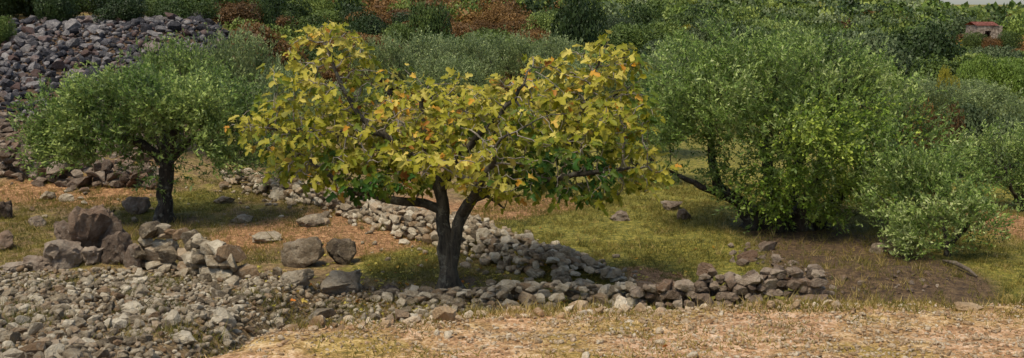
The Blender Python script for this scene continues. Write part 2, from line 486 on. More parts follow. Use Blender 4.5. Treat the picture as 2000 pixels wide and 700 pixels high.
dry_wall("short curved stone wall with pale capstones beside rubble at left", [(275, 522), (315, 528), (370, 532), (425, 540), (455, 545)], I([0, .2, .6, 1], [.8, .85, .6, .5]), .5, .3, "rubble", .12, name="curved_stone_wall", ruin=.1, skip=.12)

# rubble spread at lower left
def scatter(poly_px, n, ground_pts=None):
    pass
def inside(px, py, poly):
    poly = np.array(poly, float); n = len(poly); c = np.zeros(len(px), bool); j = n - 1
    for i in range(n):
        xi, yi = poly[i]; xj, yj = poly[j]
        hit = ((yi > py) != (yj > py)) & (px < (xj - xi) * (py - yi) / (yj - yi + 1e-12) + xi)
        c ^= hit; j = i
    return c
def area_points(bounds, density, poly):
    (x0, x1), (y0, y1) = bounds
    n = int((x1 - x0) * (y1 - y0) * density)
    P = np.stack([rng.uniform(x0, x1, n), rng.uniform(y0, y1, n)], 1)
    z = height(P[:, 0], P[:, 1])
    pr = project(np.c_[P, z])
    k = inside(pr[:, 0], pr[:, 1], poly)
    return np.c_[P[k], z[k]]
def spaced(P, r):
    """greedy thinning: no two closer than r (grid hashed)"""
    out = []; grid = {}
    for i in range(len(P)):
        g = (int(P[i, 0] // r), int(P[i, 1] // r)); ok = True
        for a in (-1, 0, 1):
            for b in (-1, 0, 1):
                for j in grid.get((g[0] + a, g[1] + b), ()):
                    if (P[i, 0] - P[j, 0]) ** 2 + (P[i, 1] - P[j, 1]) ** 2 < r * r: ok = False
        if ok: grid.setdefault(g, []).append(i); out.append(i)
    return P[out]
def stone_field(name, label, cat, mat, bounds, poly, r, med, sig, fill, lift=.35, limit=300):
    A = area_points(bounds, 6 / r ** 2, poly)
    if name == 'rubble_heap': A = A[A[:, 1] > edge_y(A[:, 0]) + .02]
    A = spaced(A, r)
    n = len(A)
    sz = med * np.exp(rng.normal(0, sig, n))
    S = sz[:, None] * rng.uniform([1.0, .8, .7], [1.35, 1.1, 1.0], (n, 3))
    P = A.copy(); P[:, 2] += S[:, 2] * lift * rng.uniform(.3, 1.9, n)
    E = np.c_[rng.normal(0, .35, n), rng.normal(0, .35, n), rng.uniform(0, 6.28, n)]
    if fill:
        B = area_points(bounds, fill, poly)
        if name == 'rubble_heap': B = B[B[:, 1] > edge_y(B[:, 0])]
        m = len(B)
        s2 = med * .42 * np.exp(rng.normal(0, .35, m))
        S2 = s2[:, None] * rng.uniform([1.0, .8, .6], [1.5, 1.1, 1.0], (m, 3))
        B[:, 2] += S2[:, 2] * .4
        P = np.r_[P, B]; S = np.r_[S, S2]; E = np.r_[E, np.c_[rng.normal(0, .5, m), rng.normal(0, .5, m), rng.uniform(0, 6.28, m)]]
    c = A.mean(0); c[2] = hz(c[0], c[1])
    root = tag(empty(name, c), label, cat, kind="thing")
    stone_parts(root, P, S, E, mat, limit, c)
    return root
stone_field("rubble_heap", "wide heap of loose grey limestone rubble covering the bank at lower left", "rubble", "rubble",
            ((-11, 0.5), (7, 19)), [(-60, 528), (120, 530), (240, 528), (420, 535), (520, 530), (600, 560), (740, 565), (860, 572), (1000, 580), (1000, 640), (600, 760), (-60, 780)], .085, .043, .42, 50, .55)
stone_field("rubble_strip", "strip of small pale stones along the grassy gravel edge below the fig tree", "rubble", "gravel",
            ((-3, 4.5), (7, 9)), [(560, 622), (700, 608), (1000, 598), (1300, 590), (1640, 590), (1640, 605), (1200, 612), (1000, 625), (760, 640), (560, 650)], .13, .045, .4, 40, .3, 200)
stone_field("scree_slope", "scree slope of dark blue grey rocks up the hillside at upper left", "scree", "scree",
            ((-32, -6), (26, 58)), [(-60, 60), (60, 45), (180, 42), (300, 34), (380, 42), (450, 66), (430, 110), (300, 130), (200, 230), (60, 240), (-60, 245)], .25, .145, .45, 10, .55)
stone_field("rock_slope", "slope of brown tumbled rocks behind the left olive at the edge", "scree", "brown",
            ((-20, -5), (25, 38)), [(-60, 235), (60, 235), (210, 230), (330, 260), (320, 350), (100, 345), (-60, 335)], .22, .125, .42, 10, .5)
stone_field("stone_scatter", "small pale stones scattered on the red soil behind the fig trunk", "stones", "wall",
            ((-12, 2), (17, 30)), [(40, 350), (300, 370), (430, 360), (700, 420), (860, 470), (860, 540), (740, 560), (700, 450), (560, 440), (470, 520), (360, 450), (60, 440)], .75, .05, .45, 2, .3, 150)
stone_field("stone_patch", "patch of small stones half sunk in dark soil below the right olive", "stones", "brown",
            ((4, 9), (16, 22)), [(1420, 480), (1490, 480), (1560, 520), (1650, 540), (1770, 530), (1860, 545), (1840, 572), (1640, 578), (1600, 540), (1430, 515)], .22, .06, .5, 14, .2, 160)

# boulders: shaped lumps with creases
def boulder(label, px, py, wpx, hpx, mat="boulder", seed=0, depth=.9, sink=.34, lean=0.0, cat="boulder", name="boulder", crease=.16):
    base = ground(px, py)
    D = base[1]
    W = wpx / FPX * D * .5; H = hpx / FPX * D
    bm = bmesh.new()
    bmesh.ops.create_icosphere(bm, subdivisions=4, radius=1.0)
    r = np.random.default_rng(seed + 900)
    planes = [(norm(np.array([r.normal(0, .25), r.normal(0, .25), 1.0])), r.uniform(.5, .68))] + [(norm(r.normal(size=3)), r.uniform(.5, .88)) for _ in range(17)]
    from mathutils import noise as mn
    so = Vector(r.uniform(-50, 50, 3))
    for v in bm.verts:
        p = np.array(v.co)
        for nrm, dd in planes:
            k = p @ nrm - dd
            if k > 0: p = p - nrm * k * .97
        q = Vector(p)
        p = p * (1 + crease * mn.fractal(q * 1.6 + so, 1.0, 2.0, 5) + .03 * mn.noise(q * 6 + so) + .02 * mn.noise(q * 13 + so) - .13 * max(0, 1 - 6 * abs(mn.noise(q * 1.5 + so * 1.3))))
        x, y, z = p
        z = z * .5 + .5
        x += lean * z
        v.co = (x * W, y * W * depth, (z * (1 + sink) - sink) * H)
    for f in bm.faces: f.smooth = True
    me = bpy.data.meshes.new(name); bm.to_mesh(me); bm.free()
    try: me.set_sharp_from_angle(angle=R(32))
    except Exception: pass
    o = link(name, me, M[mat])
    o.location = base + np.array([0, W * depth * .6, 0]); o.location.z = hz(o.location.x, o.location.y) - .02
    o.rotation_euler.z = r.uniform(-.3, .3)
    tag(o, label, cat)
    return o
boulder("large rounded grey boulder, left of the pair beside the rubble", 588, 524, 95, 78, seed=1)
boulder("angular grey boulder leaning against the large round one by the rubble", 664, 518, 72, 62, seed=2, lean=.12)
boulder("broad weathered boulder with a sloping face in front of the boulder pair", 664, 578, 115, 66, seed=3, crease=.22)
boulder("squat grey boulder under the large rounded boulder beside the rubble", 575, 560, 80, 44, seed=4)
boulder("tall brown rock outcrop with upright head on the left terrace", 165, 500, 95, 122, "brown", 5, crease=.3, lean=-.08, name="rock_outcrop", cat="rock")
for lab, a_, b_, c_, d_, e_ in (("brown rock resting against the left flank of the tall outcrop", 132, 500, 70, 80, 41), ("brown rock block at the right shoulder of the tall outcrop", 205, 490, 72, 84, 42), ("small dark rock at the foot of the tall outcrop", 175, 522, 60, 44, 43),
                                ("low dark rock left of the outcrop by the rubble edge", 60, 532, 80, 34, 44), ("crooked brown rock topping the outcrop's rear", 190, 468, 60, 76, 45), ("flat brown rock at the rubble edge near the left picture side", 20, 535, 60, 26, 46)):
    boulder(lab, a_, b_, c_, d_, "brown", e_, crease=.3, name="rock_outcrop", cat="rock")
boulder("low brown rock spreading from the tall outcrop toward the rubble", 110, 525, 110, 66, "brown", 6, crease=.28, name="rock_outcrop", cat="rock")
boulder("brown rock shoulder between the tall outcrop and the curved wall", 228, 520, 75, 80, "brown", 16, crease=.28, name="rock_outcrop", cat="rock")
boulder("big dark brown boulder at the near end of the curved stone wall", 256, 530, 62, 68, "brown", 7)
boulder("dark square boulder on the grass just left of the left olive trunk", 264, 418, 66, 42, "brown", 8)
boulder("dark boulder cut by the picture edge on the left terrace, upper one", 2, 428, 55, 46, "brown", 9)
boulder("brown boulder cut by the picture edge above the rubble, lower one", 0, 490, 60, 58, "brown", 10)
boulder("small dark boulder on the grass left of the tall outcrop", 66, 442, 44, 28, "brown", 11)
boulder("low dark stone lying on the grass right of the left olive", 436, 399, 52, 18, "boulder", 12, name="stone", cat="stone")
boulder("pale low stone on the grass between the left olive and fig", 468, 436, 48, 20, "wall", 13, name="stone", cat="stone")
boulder("flat pale stone slab on bare soil left of the round boulder", 512, 478, 80, 26, "wall", 14, name="stone_slab", cat="stone")
boulder("flat grey slab in the grass above the round boulder", 606, 445, 80, 26, "wall", 15, name="stone_slab", cat="stone")
boulder("dark round boulder alone on the green grass right of the fig", 1214, 432, 46, 26, "brown", 20)
boulder("flat brown boulder, rear one of the pair on the grass", 1314, 412, 52, 28, "brown", 21)
boulder("upright brown boulder, front one of the pair on the grass", 1336, 431, 32, 32, "brown", 22)
boulder("low grey stone cluster head in the grass under the right olive", 1462, 512, 60, 28, "brown", 23, name="stone", cat="stone", crease=.3)
boulder("pointed grey stone leaning in the brown soil near the right bushes", 1714, 496, 44, 32, "boulder", 24, name="stone", cat="stone", lean=.3)
boulder("pale boulder at the head of the diagonal wall", 545, 392, 44, 32, "wall", 25)
boulder("small white rocks heap front stone on the left terrace", 92, 392, 36, 24, "wall", 26, name="stone", cat="stone")
boulder("small white rock beside the other pale one on the left terrace", 128, 394, 32, 20, "wall", 27, name="stone", cat="stone")
boulder("pale flat stone half buried in the gravel edge at right", 1895, 607, 70, 22, "gravel", 28, name="stone", cat="stone")
boulder("pale grey stone breaking out of the rubble's gravel edge at left", 352, 672, 70, 32, "rubble", 29, name="stone", cat="stone")
boulder("large flat pale stone lying on top of the rubble", 245, 612, 60, 26, "wall", 30, name="stone", cat="stone")
boulder("dark stone at the grass edge just left of the fig trunk", 760, 574, 45, 22, "brown", 31, name="stone", cat="stone")

# gravel on the shoulder
G = area_points(((-3.2, 5.2), (5.2, 8.7)), 900, [(320, 760), (340, 695), (480, 655), (570, 628), (700, 612), (1000, 602), (1600, 592), (2060, 588), (2060, 800)])
n = len(G)
sz = .0095 * np.exp(rng.normal(0, .45, n))
keep = fbm(G[:, 0] * 1.1, G[:, 1] * 1.1, 3) + rng.normal(0, .09, n) > .44 - .2 * sstep(-.5, 2.0, G[:, 0])
G, sz = G[keep], sz[keep]; n = len(G)
S = sz[:, None] * rng.uniform([1, .8, .6], [1.5, 1.1, 1], (n, 3)); G[:, 2] += S[:, 2] * .3
g = joined_stones("gravel", G, S, np.c_[rng.normal(0, .4, n), rng.normal(0, .4, n), rng.uniform(0, 6.28, n)], "gravel")
tag(g, "pale gravel strewn over the dry ground along the near edge", "gravel", kind="stuff")

# ------------------------------------------------------------------ grass
def blades(P, hmed, lean, tint):
    n = len(P)
    d = rand_dirs(n) * lean + np.array([0, 0, 1.0]); d = norm(d)
    L = hmed * np.exp(rng.normal(0, .4, n))
    side = norm(np.cross(d, rand_dirs(n))) * (.0035 + .03 * L[:, None] * .25)
    V = np.stack([P - side, P + side, P + d * L[:, None]], 1).reshape(-1, 3)
    return V, np.arange(3 * n).reshape(-1, 3), np.repeat(np.clip(tint, 0, 1), 3)
def grass(name, label, bounds, density, poly, hmed, lean, tmean, clump=1.6, thr=.42):
    P = area_points(bounds, density, poly)
    k = fbm(P[:, 0] * clump, P[:, 1] * clump, 3) + rng.normal(0, .07, len(P)) > thr
    k &= rng.random(len(P)) > .78 * bare(P[:, 0], P[:, 1])
    P = P[k]; n = len(P)
    t = tmean + .5 * (fbm(P[:, 0] * .7 + 9, P[:, 1] * .7, 3) - .5) + .7 * (fbm(P[:, 0] * 4 + 9, P[:, 1] * 3, 2) - .5) + rng.normal(0, .2, n)
    V, F_, T = blades(P, hmed, lean, t)
    tag(link(name, np_mesh(name, V, F_, 3, {"tint": T}), M["grass"]), label, "grass", kind="stuff")
grass("grass", "short olive green grass of the terrace under the trees", ((-13, 12), (15, 29)), 1100,
      [(-60, 360), (420, 345), (620, 400), (830, 440), (1000, 380), (1250, 340), (2060, 380), (2060, 600), (1620, 600), (1230, 560), (1000, 560), (740, 575), (700, 500), (480, 520), (300, 520), (-60, 530)], .06, .8, .28)
grass("dry_grass", "dry straw coloured grass patches on the gravel edge", ((-3.2, 5.2), (5.2, 9)), 1500,
      [(320, 760), (340, 700), (480, 660), (570, 632), (700, 615), (1000, 605), (1600, 594), (2060, 586), (2060, 800)], .03, .9, .62, 1.3, .47)

grass("edge_grass", "ragged dry grass tufts along the crest of the gravel edge", ((-3, 5.2), (7.2, 9)), 2500,
      [(560, 650), (560, 620), (700, 605), (1000, 594), (1600, 582), (2060, 574), (2060, 606), (1600, 612), (1000, 622), (700, 634)], .045, .7, .62, 2.2, .5)
# ------------------------------------------------------------------ trees
def tube(points, radii, sides, lump=0.0):
    P = np.array(points, float); n = len(P)
    T = norm(np.gradient(P, axis=0))
    ref = np.array([.3, .1, 1.0]) if abs(T[0] @ norm(np.array([.3, .1, 1.0]))) < .9 else np.array([1.0, 0, .1])
    A = norm(np.cross(T, ref)); B = np.cross(T, A)
    th = np.linspace(0, 2 * math.pi, sides, endpoint=False)
    rad = np.array(radii, float)[:, None] * np.ones((1, sides))
    if lump:
        q = np.arange(n)[:, None] * .45
        rad = rad * (1 + lump * (2 * fbm(2.2 * np.cos(th)[None] + 7 + q * .5, 2.2 * np.sin(th)[None] + q, 3) - 1))
    ring = (A[:, None, :] * np.cos(th)[None, :, None] + B[:, None, :] * np.sin(th)[None, :, None]) * rad[:, :, None] + P[:, None, :]
    V = ring.reshape(-1, 3)
    i = np.arange(n - 1)[:, None] * sides + np.arange(sides)[None]
    j = np.arange(n - 1)[:, None] * sides + (np.arange(sides)[None] + 1) % sides
    F_ = np.stack([i, j, j + sides, i + sides], -1).reshape(-1, 4)
    return V, F_
def join_quads(parts):
    Vs, Fs = [], []; off = 0
    for v, f in parts: Vs.append(v); Fs.append(f + off); off += len(v)
    return np.concatenate(Vs), np.concatenate(Fs)

def blob_points(blobs, per):
    """blobs: centre xyz, radii xyz, relative density"""
    out = []
    for c, r, k in blobs:
        n = max(3, int(per * k * r[0] * r[1] * r[2] * 4.19))
        d = rand_dirs(n) * (rng.random((n, 1)) ** .42)
        out.append(np.array(c) + d * np.array(r))
    return np.concatenate(out)

class Skel:
    def __init__(s): s.p = []; s.par = []; s.r = []
    def add(s, p, par, r): s.p.append(np.array(p, float)); s.par.append(par); s.r.append(r); return len(s.p) - 1
    def path(s, pts, radii, par=-1, step=.16):
        pts = np.array(pts, float)
        if par >= 0: pts = np.r_[[s.p[par]], pts]; radii = [min(radii[0] * 1.1, s.r[par])] + list(radii)
        d = np.r_[0, np.cumsum(np.linalg.norm(np.diff(pts, axis=0), axis=1))]
        m = max(2, int(d[-1] / step))
        q = np.linspace(0, d[-1], m + 1)
        out = []
        for k, u in enumerate(q):
            if par >= 0 and k == 0: last = par; continue
            P = np.array([np.interp(u, d, pts[:, a]) for a in range(3)])
            P = P + (rng.normal(0, .018, 3) if 0 < k < m else 0)
            last = s.add(P, last if out or par >= 0 else -1, float(np.interp(u, d, radii))); out.append(last)
        return out
    def grow(s, attractors, step, kill, infl, it=120, jitter=.25, tropism=(0, 0, 0)):
        A = attractors.copy(); P = np.array(s.p)
        D = np.linalg.norm(A[:, None] - P[None], axis=2); near = D.argmin(1); dist = D.min(1)
        tr = np.array(tropism)
        for _ in range(it):
            ok = dist > kill; A, near, dist = A[ok], near[ok], dist[ok]
            if len(A) == 0: break
            act = dist < infl
            if not act.any():
                act = dist <= dist.min() + step
            src = np.unique(near[act]); new = []
            vec = norm(A[act] - np.array(s.p)[near[act]])
            for k in src:
                v = vec[near[act] == k].mean(0) + tr + rng.normal(0, jitter, 3)
                v = v / (np.linalg.norm(v) + 1e-9)
                new.append(s.add(s.p[k] + v * step, int(k), 0.0))
            Q = np.array([s.p[k] for k in new])
            D = np.linalg.norm(A[:, None] - Q[None], axis=2); m = D.min(1); a = D.argmin(1)
            u = m < dist; near = np.where(u, np.array(new)[a], near); dist = np.where(u, m, dist)
            if len(s.p) > 14000: break
    def radii(s, tip, power=2.35):
        n = len(s.p); acc = np.zeros(n); r = np.array(s.r)
        hand = r > 0; out = np.zeros(n); kids = [[] for _ in range(n)]
        for k in range(n - 1, -1, -1):
            v = max(acc[k] ** (1 / power), tip)
            if hand[k]: v = max(r[k], 0)
            out[k] = v
            if s.par[k] >= 0: acc[s.par[k]] += v ** power; kids[s.par[k]].append(k)
        for k in range(n):
            q = s.par[k]
            if q >= 0 and not hand[k]: out[k] = min(out[k], out[q] * .95)
        s.R = out; s.kids = kids
    def chains(s):
        n = len(s.p); todo = [k for k in range(n) if s.par[k] < 0]; res = []
        start = [(k, None) for k in todo]
        while start:
            k, pre = start.pop(); ch = [] if pre is None else [pre]
            while True:
                ch.append(k)
                if not s.kids[k]: break
                ks = sorted(s.kids[k], key=lambda q: -s.R[q])
                for q in ks[1:]: start.append((q, k))
                k = ks[0]
            res.append(ch)
        return res
    def wood(s, root, origin, trunk_mat, twig_mat, limb_min=.035, mintwig=0.0, flare=1.0):
        P = np.array(s.p) - np.array(origin); twigs = []
        def rr(ch):
            R_ = np.array([s.R[k] for k in ch])
            if len(ch) > 1 and s.par[ch[0]] >= 0 or ch[0] != 0: R_[0] = min(R_[0], R_[min(1, len(ch) - 1)] * 1.25)
            return R_
        for ch in s.chains():
            if len(ch) < 2: continue
            rad = rr(ch); big = rad.max()
            if big < mintwig: continue
            if s.par[ch[0]] < 0:
                v, f = tube(P[ch], rad, 18, .45); link("trunk", np_mesh("trunk", v, f, 4, None, True), trunk_mat, root)
            elif big > limb_min:
                v, f = tube(P[ch], rad, 10, .3); link("limb", np_mesh("limb", v, f, 4, None, True), trunk_mat, root)
            else:
                twigs.append(tube(P[ch], rad, 4))
        if twigs:
            v, f = join_quads(twigs)
            o = link("twigs", np_mesh("twigs", v, f, 4, None, True), twig_mat, root); o["kind"] = "stuff"
    def tips(s, rmax):
        return [k for k in range(len(s.p)) if s.R[k] <= rmax]

def diamond_leaves(C, D, N, L, W, tint):
    """folded diamond leaves: C base points, D midrib dirs, N normals"""
    n = len(C); S = norm(np.cross(D, N)); L = L[:, None]; W = W[:, None]
    a = C; b = C + D * L * .5 + S * W; c = C + D * L; d = C + D * L * .5 - S * W
    V = np.stack([a, b, c, d], 1).reshape(-1, 3)
    F_ = np.arange(4 * n).reshape(-1, 4)
    return V, F_, np.repeat(np.clip(tint, 0, 1), 4)
def shoots(P, D, length, k, leaf, width, tint):
    """leafy shoots: k leaves along each"""
    n = len(P)
    u = np.tile(np.linspace(.12, 1.0, k), n)
    i = np.repeat(np.arange(n), k)
    Ln = length * rng.uniform(.6, 1.3, n)
    bend = np.array([0, 0, -.22])
    C = P[i] + D[i] * (u * Ln[i])[:, None] + bend * ((u ** 2) * Ln[i])[:, None]
    d = norm(D[i] * .75 + rand_dirs(len(i)) * .75)
    nn = norm(rand_dirs(len(i)) * .8 + np.array([0, -.15, .7]))
    L = leaf * np.exp(rng.normal(0, .22, len(i)))
    t = tint[i] + rng.normal(0, .14, len(i)) + .36 * (u - .5)
    return diamond_leaves(C, d, nn, L, L * width, t)

def olive_crown(name, root, origin, tipsP, centre, mat, per_tip, length, k, leaf, tmean=.42, spread=.16, up=.5, width=.16):
    from mathutils import noise as mn
    cl = np.array([mn.noise(Vector(p) * 1.5) + .45 * mn.noise(Vector(p) * 3.7) for p in tipsP])
    cnt = np.maximum(0, np.round(per_tip * np.clip(1.0 + 2.9 * cl, 0, 2.6))).astype(int)
    i = np.repeat(np.arange(len(tipsP)), cnt)
    P = tipsP[i] + rng.normal(0, spread, (len(i), 3))
    out = norm(P - centre)
    D = norm(out * .8 + rand_dirs(len(i)) * .7 + np.array([0, 0, up]))
    big = fbm(P[:, 0] * 1.4 + 31 + P[:, 1] * .6, P[:, 2] * 1.4, 3)
    t = tmean + .8 * (big - .5) + .35 * cl[i] + rng.normal(0, .08, len(P))  # lit clumps and dark hollows of the crown painted into the leaf tint
    V, F_, T = shoots(P - np.array(origin), D, length, k, leaf, width, t)
    o = link(name, np_mesh(name, V, F_, 4, {"tint": T}), mat, root); o["kind"] = "stuff"
    return o

def px_blobs(lst, Y, depth_k=1.0):
    out = []
    for b in lst:
        px, py, rx, rz = b[:4]; dy = b[4] if len(b) > 4 else 0; ry = b[5] if len(b) > 5 else None; k = b[6] if len(b) > 6 else 1
        c = plane_pt(px, py, Y + dy); s = (Y + dy) / FPX
        out.append((c, (rx * s, (ry if ry else .5 * (rx + rz) * s * depth_k), rz * s), k))
    return out

# ---- the fig tree
FB = ground(880, 566); FY = FB[1]
def fp(px, py, dy=0): return plane_pt(px, py, FY + dy)
sk = Skel()
l = sk.path([FB + np.array([0, 0, -.12]), FB + np.array([-.01, 0, .1]), fp(873, 500), fp(866, 430), fp(860, 372), fp(850, 330, .1), fp(834, 285, .15), fp(828, 245, .2), fp(822, 200, .2)], [.30, .185, .125, .105, .098, .075, .06, .05, .03])
def nearest(px, py, dy=0):
    q = fp(px, py, dy); return int(np.linalg.norm(np.array(sk.p) - q, axis=1).argmin())
r_ = sk.path([fp(892, 470, -.06), fp(900, 420, -.05), fp(922, 388), fp(962, 364, .1), fp(1005, 348, .2), fp(1060, 322, .35), fp(1115, 280, .4), fp(1140, 210, .4), fp(1160, 140, .4)], [.10, .10, .098, .085, .068, .055, .045, .033, .02], nearest(880, 515))
sk.path([fp(820, 394, -.1), fp(770, 390, -.25), fp(720, 380, -.4), fp(680, 374, -.5), fp(630, 335, -.5), fp(585, 300, -.5)], [.075, .07, .055, .045, .032, .018], nearest(864, 405))
sk.path([fp(800, 300, -.3), fp(735, 262, -.5), fp(690, 210, -.5), fp(660, 150, -.4), fp(640, 95, -.4)], [.055, .05, .04, .03, .018], nearest(850, 330, .1))
sk.path([fp(650, 258, -.6), fp(570, 252, -.6), fp(500, 250, -.5)], [.03, .024, .014], nearest(735, 262, -.5))
sk.path([fp(1060, 352, -.3), fp(1130, 342, -.5), fp(1210, 335, -.5), fp(1265, 325, -.4)], [.05, .042, .03, .016], nearest(1005, 348, .2))
sk.path([fp(905, 300, -.3), fp(960, 240, -.5), fp(1010, 190, -.5), fp(1030, 140, -.4)], [.055, .045, .032, .018], nearest(860, 372))
sk.path([fp(880, 330, .8), fp(920, 280, 1.3), fp(940, 230, 1.6)], [.05, .04, .02], nearest(860, 372))
sk.path([fp(930, 372, -.8), fp(960, 320, -1.3), fp(980, 270, -1.5)], [.055, .04, .02], nearest(905, 415, -.05))
sk.path([fp(780, 330, .7), fp(720, 280, 1.2), fp(700, 230, 1.4)], [.05, .04, .02], nearest(858, 365))
sk.path([fp(1090, 270, .9), fp(1150, 220, 1.2), fp(1210, 180, 1.2)], [.04, .03, .018], nearest(1060, 322, .35))
sk.path([fp(965, 392, -.2), fp(985, 408, -.3)], [.028, .012], nearest(945, 372))
figb = px_blobs([
    (640, 88, 88, 52, -.2, .7), (600, 150, 75, 60, -.2, .8), (690, 130, 50, 70, 0, .6), (575, 95, 45, 35, -.2, .4), (640, 200, 110, 60, -.3, 1.0),
    (560, 250, 110, 60, -.3, 1.0), (478, 252, 40, 42, -.4, .45), (690, 250, 110, 75, 0, 1.5), (800, 200, 75, 65, 0, 1.4), (780, 280, 130, 70, 0, 2.1),
    (900, 215, 80, 65, 0, 1.7), (900, 280, 140, 65, 0, 2.3), (1000, 230, 90, 80, 0, 1.9), (1045, 155, 55, 60, -.1, .8), (1060, 260, 120, 80, 0, 2.1),
    (1150, 170, 75, 80, .2, 1.1), (1215, 140, 62, 62, .3, .8), (1175, 105, 60, 40, .2, .6), (1180, 240, 100, 70, .1, 1.6), (1240, 215, 52, 55, .2, .8), (1200, 320, 90, 48, -.1, 1.2),
    (1275, 325, 40, 40, -.2, .5), (1235, 352, 60, 34, -.2, .7, 1.4), (1160, 378, 70, 24, -.3, .7, 1.4), (1090, 345, 130, 48, 0, 1.6), (960, 335, 110, 40, -.4, 1.6), (660, 325, 120, 52, -.2, 1.3, 1.6), (590, 318, 75, 45, -.3, .9, 1.6), (770, 345, 100, 38, -.3, 1.4, 1.4), (690, 380, 45, 22, -.5, .5, 1.5), (1130, 378, 90, 24, 0, .9), (980, 375, 60, 22, -.2, .8)], FY)
sk.grow(blob_points(figb, 85), .125, .18, .75, 90, .22, (0, 0, .08))
sk.radii(.0075, 2.5)
fig = tag(empty("fig_tree", FB), "large fig tree with yellow autumn leaves and a forked dark trunk", "tree")
sk.wood(fig, FB, M["fig_bark"], M["fig_twig"], .030)

# lobed fig leaf outlines, midrib along +x, lying in xy, slightly cupped
def fig_leaf(seed):
    r = np.random.default_rng(seed)
    ang = np.radians([-168, -125, -98, -72, -50, -36, -20, 0, 20, 36, 50, 72, 98, 125, 168])
    rad = np.array([.30, .52, .36, .70, .34, .42, .86, 1.05, .86, .42, .34, .70, .36, .52, .30]) * r.uniform(.9, 1.1, 15)
    rad[[4, 10]] *= r.uniform(.75, 1.1); rad[[5, 9]] *= r.uniform(.9, 1.3)
    V = [(0.0, 0, 0)]
    for a, q in zip(ang, rad):
        x, y = q * math.cos(a), q * math.sin(a)
        V.append((x + .12, y, .30 * abs(y) - .38 * max(x, 0) ** 2 + r.normal(0, .06)))
    V.append((-.45, 0, .10))
    F_ = [(0, k, k + 1) for k in range(1, 15)] + [(0, 15, 1)]
    V = np.array(V); V = np.r_[V, [(-.45, .02, .10), (0, .02, 0)]]
    F_ += [(0, 16, 17), (0, 17, 18)]
    return V * .62, np.array(F_)
LEAF = [fig_leaf(k) for k in range(6)]
tipn = sk.tips(.0135)
TP = np.array([sk.p[k] for k in tipn]); TD = norm(np.array([sk.p[k] - sk.p[sk.par[k]] for k in tipn]))
end = np.array([len(sk.kids[k]) == 0 for k in tipn])
num = np.where(end, rng.integers(4, 7, len(tipn)), rng.integers(0, 3, len(tipn)))

i = np.repeat(np.arange(len(tipn)), num)
nl = len(i)
horiz = rand_dirs(nl); horiz[:, 2] *= .35
Xd = norm(TD[i] * .5 + norm(horiz) + np.array([0, -.1, -.38]))
C = TP[i] + norm(horiz) * rng.uniform(.03, .14, (nl, 1)) + rng.normal(0, .03, (nl, 3))
Nd = norm(np.array([0, -.45, .75]) + rand_dirs(nl) * .65)
Yd = norm(np.cross(Nd, Xd)); Zd = np.cross(Xd, Yd)
size = rng.uniform(.11, .225, nl)
pc = project(C)
green = sstep(.0, 1.0, np.exp(-(((pc[:, 0] - 1090) / 130) ** 2 + ((pc[:, 1] - 345) / 55) ** 2)) * 1.1 + np.exp(-(((pc[:, 0] - 690) / 60) ** 2 + ((pc[:, 1] - 392) / 30) ** 2)) + .7 * np.exp(-(((pc[:, 0] - 770) / 90) ** 2 + ((pc[:, 1] - 350) / 28) ** 2)))
tint = .44 + .55 * (fbm(C[:, 0] * 1.3 + 8, C[:, 2] * 1.3 + C[:, 1] * .5, 3) - .5) + rng.normal(0, .13, nl) - .42 * green
orange = rng.random(nl) < .03 + .10 * (vnoise(C[:, 0] * 1.1 + 3, C[:, 2] * 1.1) > .72)
tint = np.where(orange, rng.uniform(.8, .98, nl), np.minimum(tint, .8))
var = rng.integers(0, 6, nl)
# nearest, most visible 300 leaves as their own parts
front = np.argsort(pc[:, 2] - rng.random(nl) * 1.2)
single = np.zeros(nl, bool); single[front[:300]] = True
Vs, Fs, Ts = [], [], []; off = 0
B = np.stack([Xd, Yd, Zd], 2)
for k in range(6):
    v, f = LEAF[k]; q = np.nonzero((var == k) & ~single)[0]
    Wv = np.einsum('nij,vj->nvi', B[q], v) * size[q][:, None, None] + (C[q] - FB)[:, None, :]
    Vs.append(Wv.reshape(-1, 3)); m = len(v)
    Fs.append((f[None] + (np.arange(len(q)) * m)[:, None, None]).reshape(-1, 3) + off); off += m * len(q)
    Ts.append(np.repeat(np.clip(tint[q], 0, 1), m))
crown = link("crown", np_mesh("crown", np.concatenate(Vs), np.concatenate(Fs), 3, {"tint": np.concatenate(Ts)}, True), M["fig_leaf"], fig)
crown["kind"] = "stuff"
cache = {}
for q in np.nonzero(single)[0]:
    tq = round(float(np.clip(tint[q], 0, 1)) * 12) / 12; key = (int(var[q]), tq)
    if key not in cache:
        v, f = LEAF[key[0]]
        cache[key] = np_mesh("leaf", v, f, 3, {"tint": np.full(len(v), tq)}, True)
        cache[key].materials.append(M["fig_leaf"])
    o = bpy.data.objects.new("leaf", cache[key])
    mt = Matrix([[*(B[q][a] * size[q]), (C[q] - FB)[a]] for a in range(3)] + [[0, 0, 0, 1]])
    COL.objects.link(o); o.parent = crown; o.matrix_local = mt

